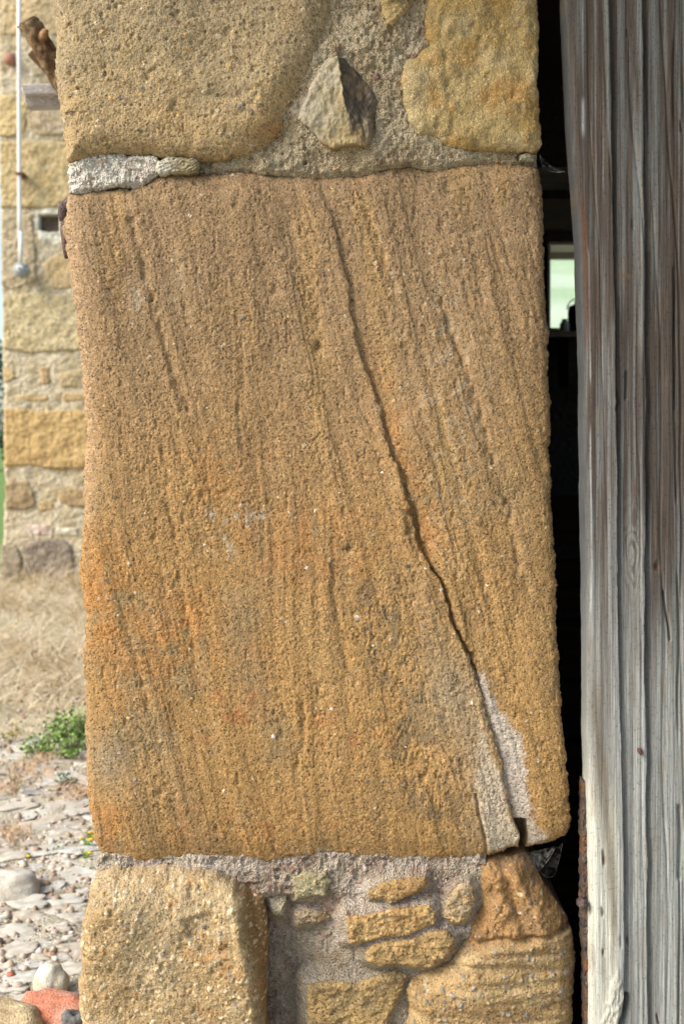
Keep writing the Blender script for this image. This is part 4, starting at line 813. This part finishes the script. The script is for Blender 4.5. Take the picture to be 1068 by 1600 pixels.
while nC < 285 and tries < 30000:
    tries += 1; y = rs.uniform(2.45, 5.2); x = rs.uniform(-.30*y-.12, -.18*y+.05)
    if x > -.30: continue
    s = .02+.048*rs.rand()**1.1
    if y > 4.5 and rs.rand() < .5: continue
    if any((x-a)**2+((y-b_)*1.15)**2 < (s*.8+r*.85)**2 for a, b_, r in placed): continue
    o = put(variants[rs.randint(20)], x, y, (s, s*rs.uniform(.55, .9)), rs.uniform(.005, .011), rs.uniform(-.5, .8), 0, (rs.uniform(-.1, .15), rs.uniform(-.12, .12))); tag(o, lb, 'cobble', gp); placed.append((x, y, s)); nC += 1
# loose grit between the cobbles
bm = bmesh.new(); bmesh.ops.create_icosphere(bm, subdivisions=1, radius=1); iv = np.array([p.co[:] for p in bm.verts]); fi = np.array([[q.index for q in f.verts] for f in bm.faces]); bm.free()
Vs = []; Fs = []; Cs = []
for k in range(5200):
    y = rs.uniform(2.4, 6.5); x = rs.uniform(-.31*y-.12, -.17*y+.05)
    if x > -.32: continue
    s = .0025+.010*rs.rand()**4; v = iv*s*rs.uniform(.6, 1.3, 3)*(1+.25*rs.uniform(-1, 1, (len(iv), 1))); v = v+np.array([x, y, ground_z(x, y)+s*.3])
    Fs.append(fi+len(iv)*len(Vs)); Vs.append(v); c_ = [(206, 190, 172), (176, 152, 128), (220, 214, 206), (150, 132, 118), (186, 120, 92), (196, 180, 164)][rs.choice(6, p=[.3, .25, .15, .1, .04, .16])]
    Cs.append(np.repeat(lin(c_)[None]*.8, len(iv), 0))
tag(link('gravel', mesh_np('gravel', np.concatenate(Vs), np.concatenate(Fs), np.concatenate(Cs)), M['cobble']), 'fine loose gravel scattered between the cobbles', 'gravel', kind='stuff')

# ------------------------------------------------------------------ dry grass, weeds, distant tree
def blades(spots, seed, wid=.0042, segs=6):
    """spots: (x, y, length, lean azimuth, lean, colour)"""
    r = np.random.RandomState(seed); V = []; Q = []; C = []
    for x, y, L, az, ln, c in spots:
        p = np.array([x, y, ground_z(x, y)-.01]); d = np.array([math.cos(az)*.9, math.sin(az)*.9, .9]); side = np.array([-math.sin(az), math.cos(az)*.5, .2])*wid*.5; n0 = len(V)
        cr = r.uniform(.8, 1.15)
        for s in range(segs+1):
            t = s/segs; dd = d+np.array([math.cos(az), math.sin(az), -1.])*ln*t*1.6; dd /= np.linalg.norm(dd)
            w_ = 1-.7*t; V += [p-side*w_, p+side*w_]; C += [np.array(c)*cr]*2; p = p+dd*L/segs
            if p[2] < .012: p[2] = .012+.01*r.rand()
        for s in range(segs): Q.append((n0+2*s, n0+2*s+1, n0+2*s+3, n0+2*s+2))
    return np.array(V), np.array(Q), np.array(C)
SC = [lin((226, 208, 170))*.85, lin((214, 190, 146))*.82, lin((238, 226, 196))*.9, lin((186, 160, 120))*.8]
sp_ = []
for k in range(11000):
    y = rs.uniform(5.6, 10.3)**1.; x = rs.uniform(-.30*y-.3, -.17*y)
    cl = float(vn(np.array([x*3.]), np.array([y*2.]), 33)[0])
    if y < 6.6 and rs.rand() > (y-5.4)/1.2: continue
    if cl < -.35 and rs.rand() < .6: continue
    L = (.16+.22*rs.rand())*(.5+.5*min(1, (y-5.4)/3))*(1.25 if y > 9.3 else 1)*(1.5 if cl > .2 else .8)
    sp_.append((x, y, L, rs.uniform(0, 6.28), rs.uniform(.4, 1.6), SC[rs.randint(4)]))
for cx, cy, n in ((15, 1308, 70), (118, 1243, 60), (50, 1218, 60), (40, 1200, 60), (95, 1240, 30), (8, 1240, 50), (70, 1190, 50)):
    y0 = gd(cy); x0 = (cx-534)*y0/2000
    for k in range(n): sp_.append((x0+rs.normal(0, .035), y0+rs.normal(0, .05), .05+.06*rs.rand(), rs.uniform(0, 6.28), rs.uniform(.8, 1.6), lin((208, 176, 138))*.85))
V, Q, C = blades(sp_, 3)
tag(link('dry_grass', mesh_np('dry_grass', V, Q, C), M['straw']), 'bleached dry grass in front of the far wall', 'grass', kind='stuff')
def weed(name, px, py, wpx, hgt, n, leaf, label, cols, cat='weed', flower=0, group=None, seed=1):
    r = np.random.RandomState(seed); y0 = gd(py); x0 = (px-534)*y0/2000; R_ = wpx*y0/2000/2; z0 = ground_z(x0, y0)
    e = empty(name, (x0, y0, z0), label, cat, group); st = MB(); V = []; Q = []; C = []; fl = MB()
    ns = max(5, n//16)
    for s in range(ns):
        az = r.uniform(0, 6.28); ra = R_*math.sqrt(r.rand()); top = Vector((x0+ra*math.cos(az), y0+ra*math.sin(az), z0+hgt*(.35+.65*r.rand())*(1-.45*(ra/R_)**2)))
        base = Vector((x0+.25*ra*math.cos(az), y0+.25*ra*math.sin(az), z0)); md = base.lerp(top, .5)+Vector((0, 0, .12*hgt))
        pt = [base.lerp(md, t) for t in (0, .5, 1)]+[md.lerp(top, t) for t in (.5, 1)]
        st.tube(pt, .0012, 4, tuple(lin(cols[-1])*.7))
        for k in range(max(3, n//ns)):
            t = .25+.75*r.rand(); p = base.lerp(top, t)+Vector((0, 0, .12*hgt*math.sin(t*3.14)))+Vector(r.uniform(-1, 1, 3))*leaf*1.1
            a = Vector(r.normal(0, 1, 3)); a.z = abs(a.z)*.4; a.normalize(); b_ = a.cross(Vector(r.normal(0, 1, 3))).normalized(); L = leaf*r.uniform(.6, 1.3); wd = L*.42; n0 = len(V)
            nn = a.cross(b_)*L*.12
            V += [p, p+a*L*.5+b_*wd+nn, p+a*L, p+a*L*.5-b_*wd+nn]; Q.append((n0, n0+1, n0+2, n0+3)); C += [lin(cols[r.randint(len(cols)-1)])*.75*r.uniform(.75, 1.2)]*4
        if flower and s < flower: lathe(fl, (top.x, top.y, top.z), [(.002, 0), (.006, .003), (.007, .006), (.003, .008)], 8, tuple(lin((236, 206, 60))*.85))
    V = np.array([tuple(v-Vector((x0, y0, z0))) for v in V])
    link('foliage', mesh_np('foliage', V, np.array(Q), np.array(C), False), M['leaf'], e); st.build('stem', M['leaf'], e)
    if flower: fl.build('flower', M['leaf'], e)
GR = [(132, 168, 84), (150, 184, 100), (116, 152, 72), (170, 200, 118), (124, 130, 80)]
weed('leafy_weed', 112, 1172, 96, .18, 620, .017, 'bushy bright green weed growing at the left of the pier', GR, seed=3)
weed('leafy_weed', 60, 1178, 70, .07, 240, .016, 'low sparse green weed left of the bushy green one', GR, seed=4)
weed('leafy_weed', 104, 1186, 60, .05, 160, .014, 'low green weed mat in front of the bushy weed', GR, seed=5)
weed('clover_sprig', 136, 1322, 26, .05, 60, .009, 'small sprig with yellow flowers close under the block corner', GR, flower=5, seed=6)
weed('clover_sprig', 132, 1346, 20, .035, 40, .008, 'tiny green sprig just above the left boulder', GR, flower=2, seed=7)
weed('clover_sprig', 42, 1343, 10, .02, 16, .007, 'tiny green sprig between cobbles near the left edge', GR, flower=1, seed=8)
weed('clover_sprig', 86, 1332, 10, .02, 14, .007, 'tiny green sprig alone among the mid yard cobbles', GR, seed=9)
weed('clover_sprig', 100, 1230, 34, .05, 70, .01, 'grey green sprig by the brown dead leaves', [(128, 158, 112), (140, 170, 110), (120, 140, 90), (110, 120, 80)], seed=10)
weed('dry_weed', 22, 1245, 34, .11, 90, .008, 'brown dried weed with bare stems at the left edge', [(176, 146, 108), (190, 160, 120), (150, 170, 80), (150, 116, 84)], seed=11)
weed('dry_weed', 20, 1160, 40, .10, 90, .012, 'yellowing dry weed at the left edge behind the cobbles', [(186, 180, 90), (200, 176, 120), (160, 170, 80), (150, 116, 84)], seed=12)
def tree(x, y, h, r_, label, seed, nl=2600):
    r = np.random.RandomState(seed); e = empty('broadleaf_tree', (x, y, 0), label, 'tree'); m = MB()
    m.tube([(x, y, 0), (x+.1, y, h*.3), (x, y, h*.7)], [.35, .25, .1], 10, tuple(lin((96, 84, 70))))
    cl = []
    for k in range(16):
        az = r.uniform(0, 6.28); q = Vector((x+r_*.7*r.rand()*math.cos(az), y+r_*.7*r.rand()*math.sin(az), h*(.2+.7*r.rand()))); cl.append(q)
        m.tube([(x, y, h*.15+h*.2*r.rand()), tuple(q)], [.1, .03], 6, tuple(lin((96, 84, 70))))
    m.build('trunk', M['dark_wood'], e); V = []; Q = []; C = []
    for k in range(nl):
        c = cl[r.randint(16)]; p = c+Vector(r.normal(0, 1, 3))*r_*.25; p.z = max(p.z, .5); a = Vector(r.normal(0, 1, 3)).normalized(); b_ = a.cross(Vector(r.normal(0, 1, 3))).normalized(); n0 = len(V)
        V += [p-a*.18, p+b_*.1, p+a*.18, p-b_*.1]; Q.append((n0, n0+1, n0+2, n0+3)); C += [lin((62, 86, 50))*r.uniform(.6, 1.3)]*4
    V = np.array([(v.x-x, v.y-y, v.z) for v in V]); link('crown', mesh_np('crown', V, np.array(Q), np.array(C), False), M['leaf'], e)
tree(-15.3, 52, 5.0, 2.4, 'dark green tree glimpsed past the far wall', 5)
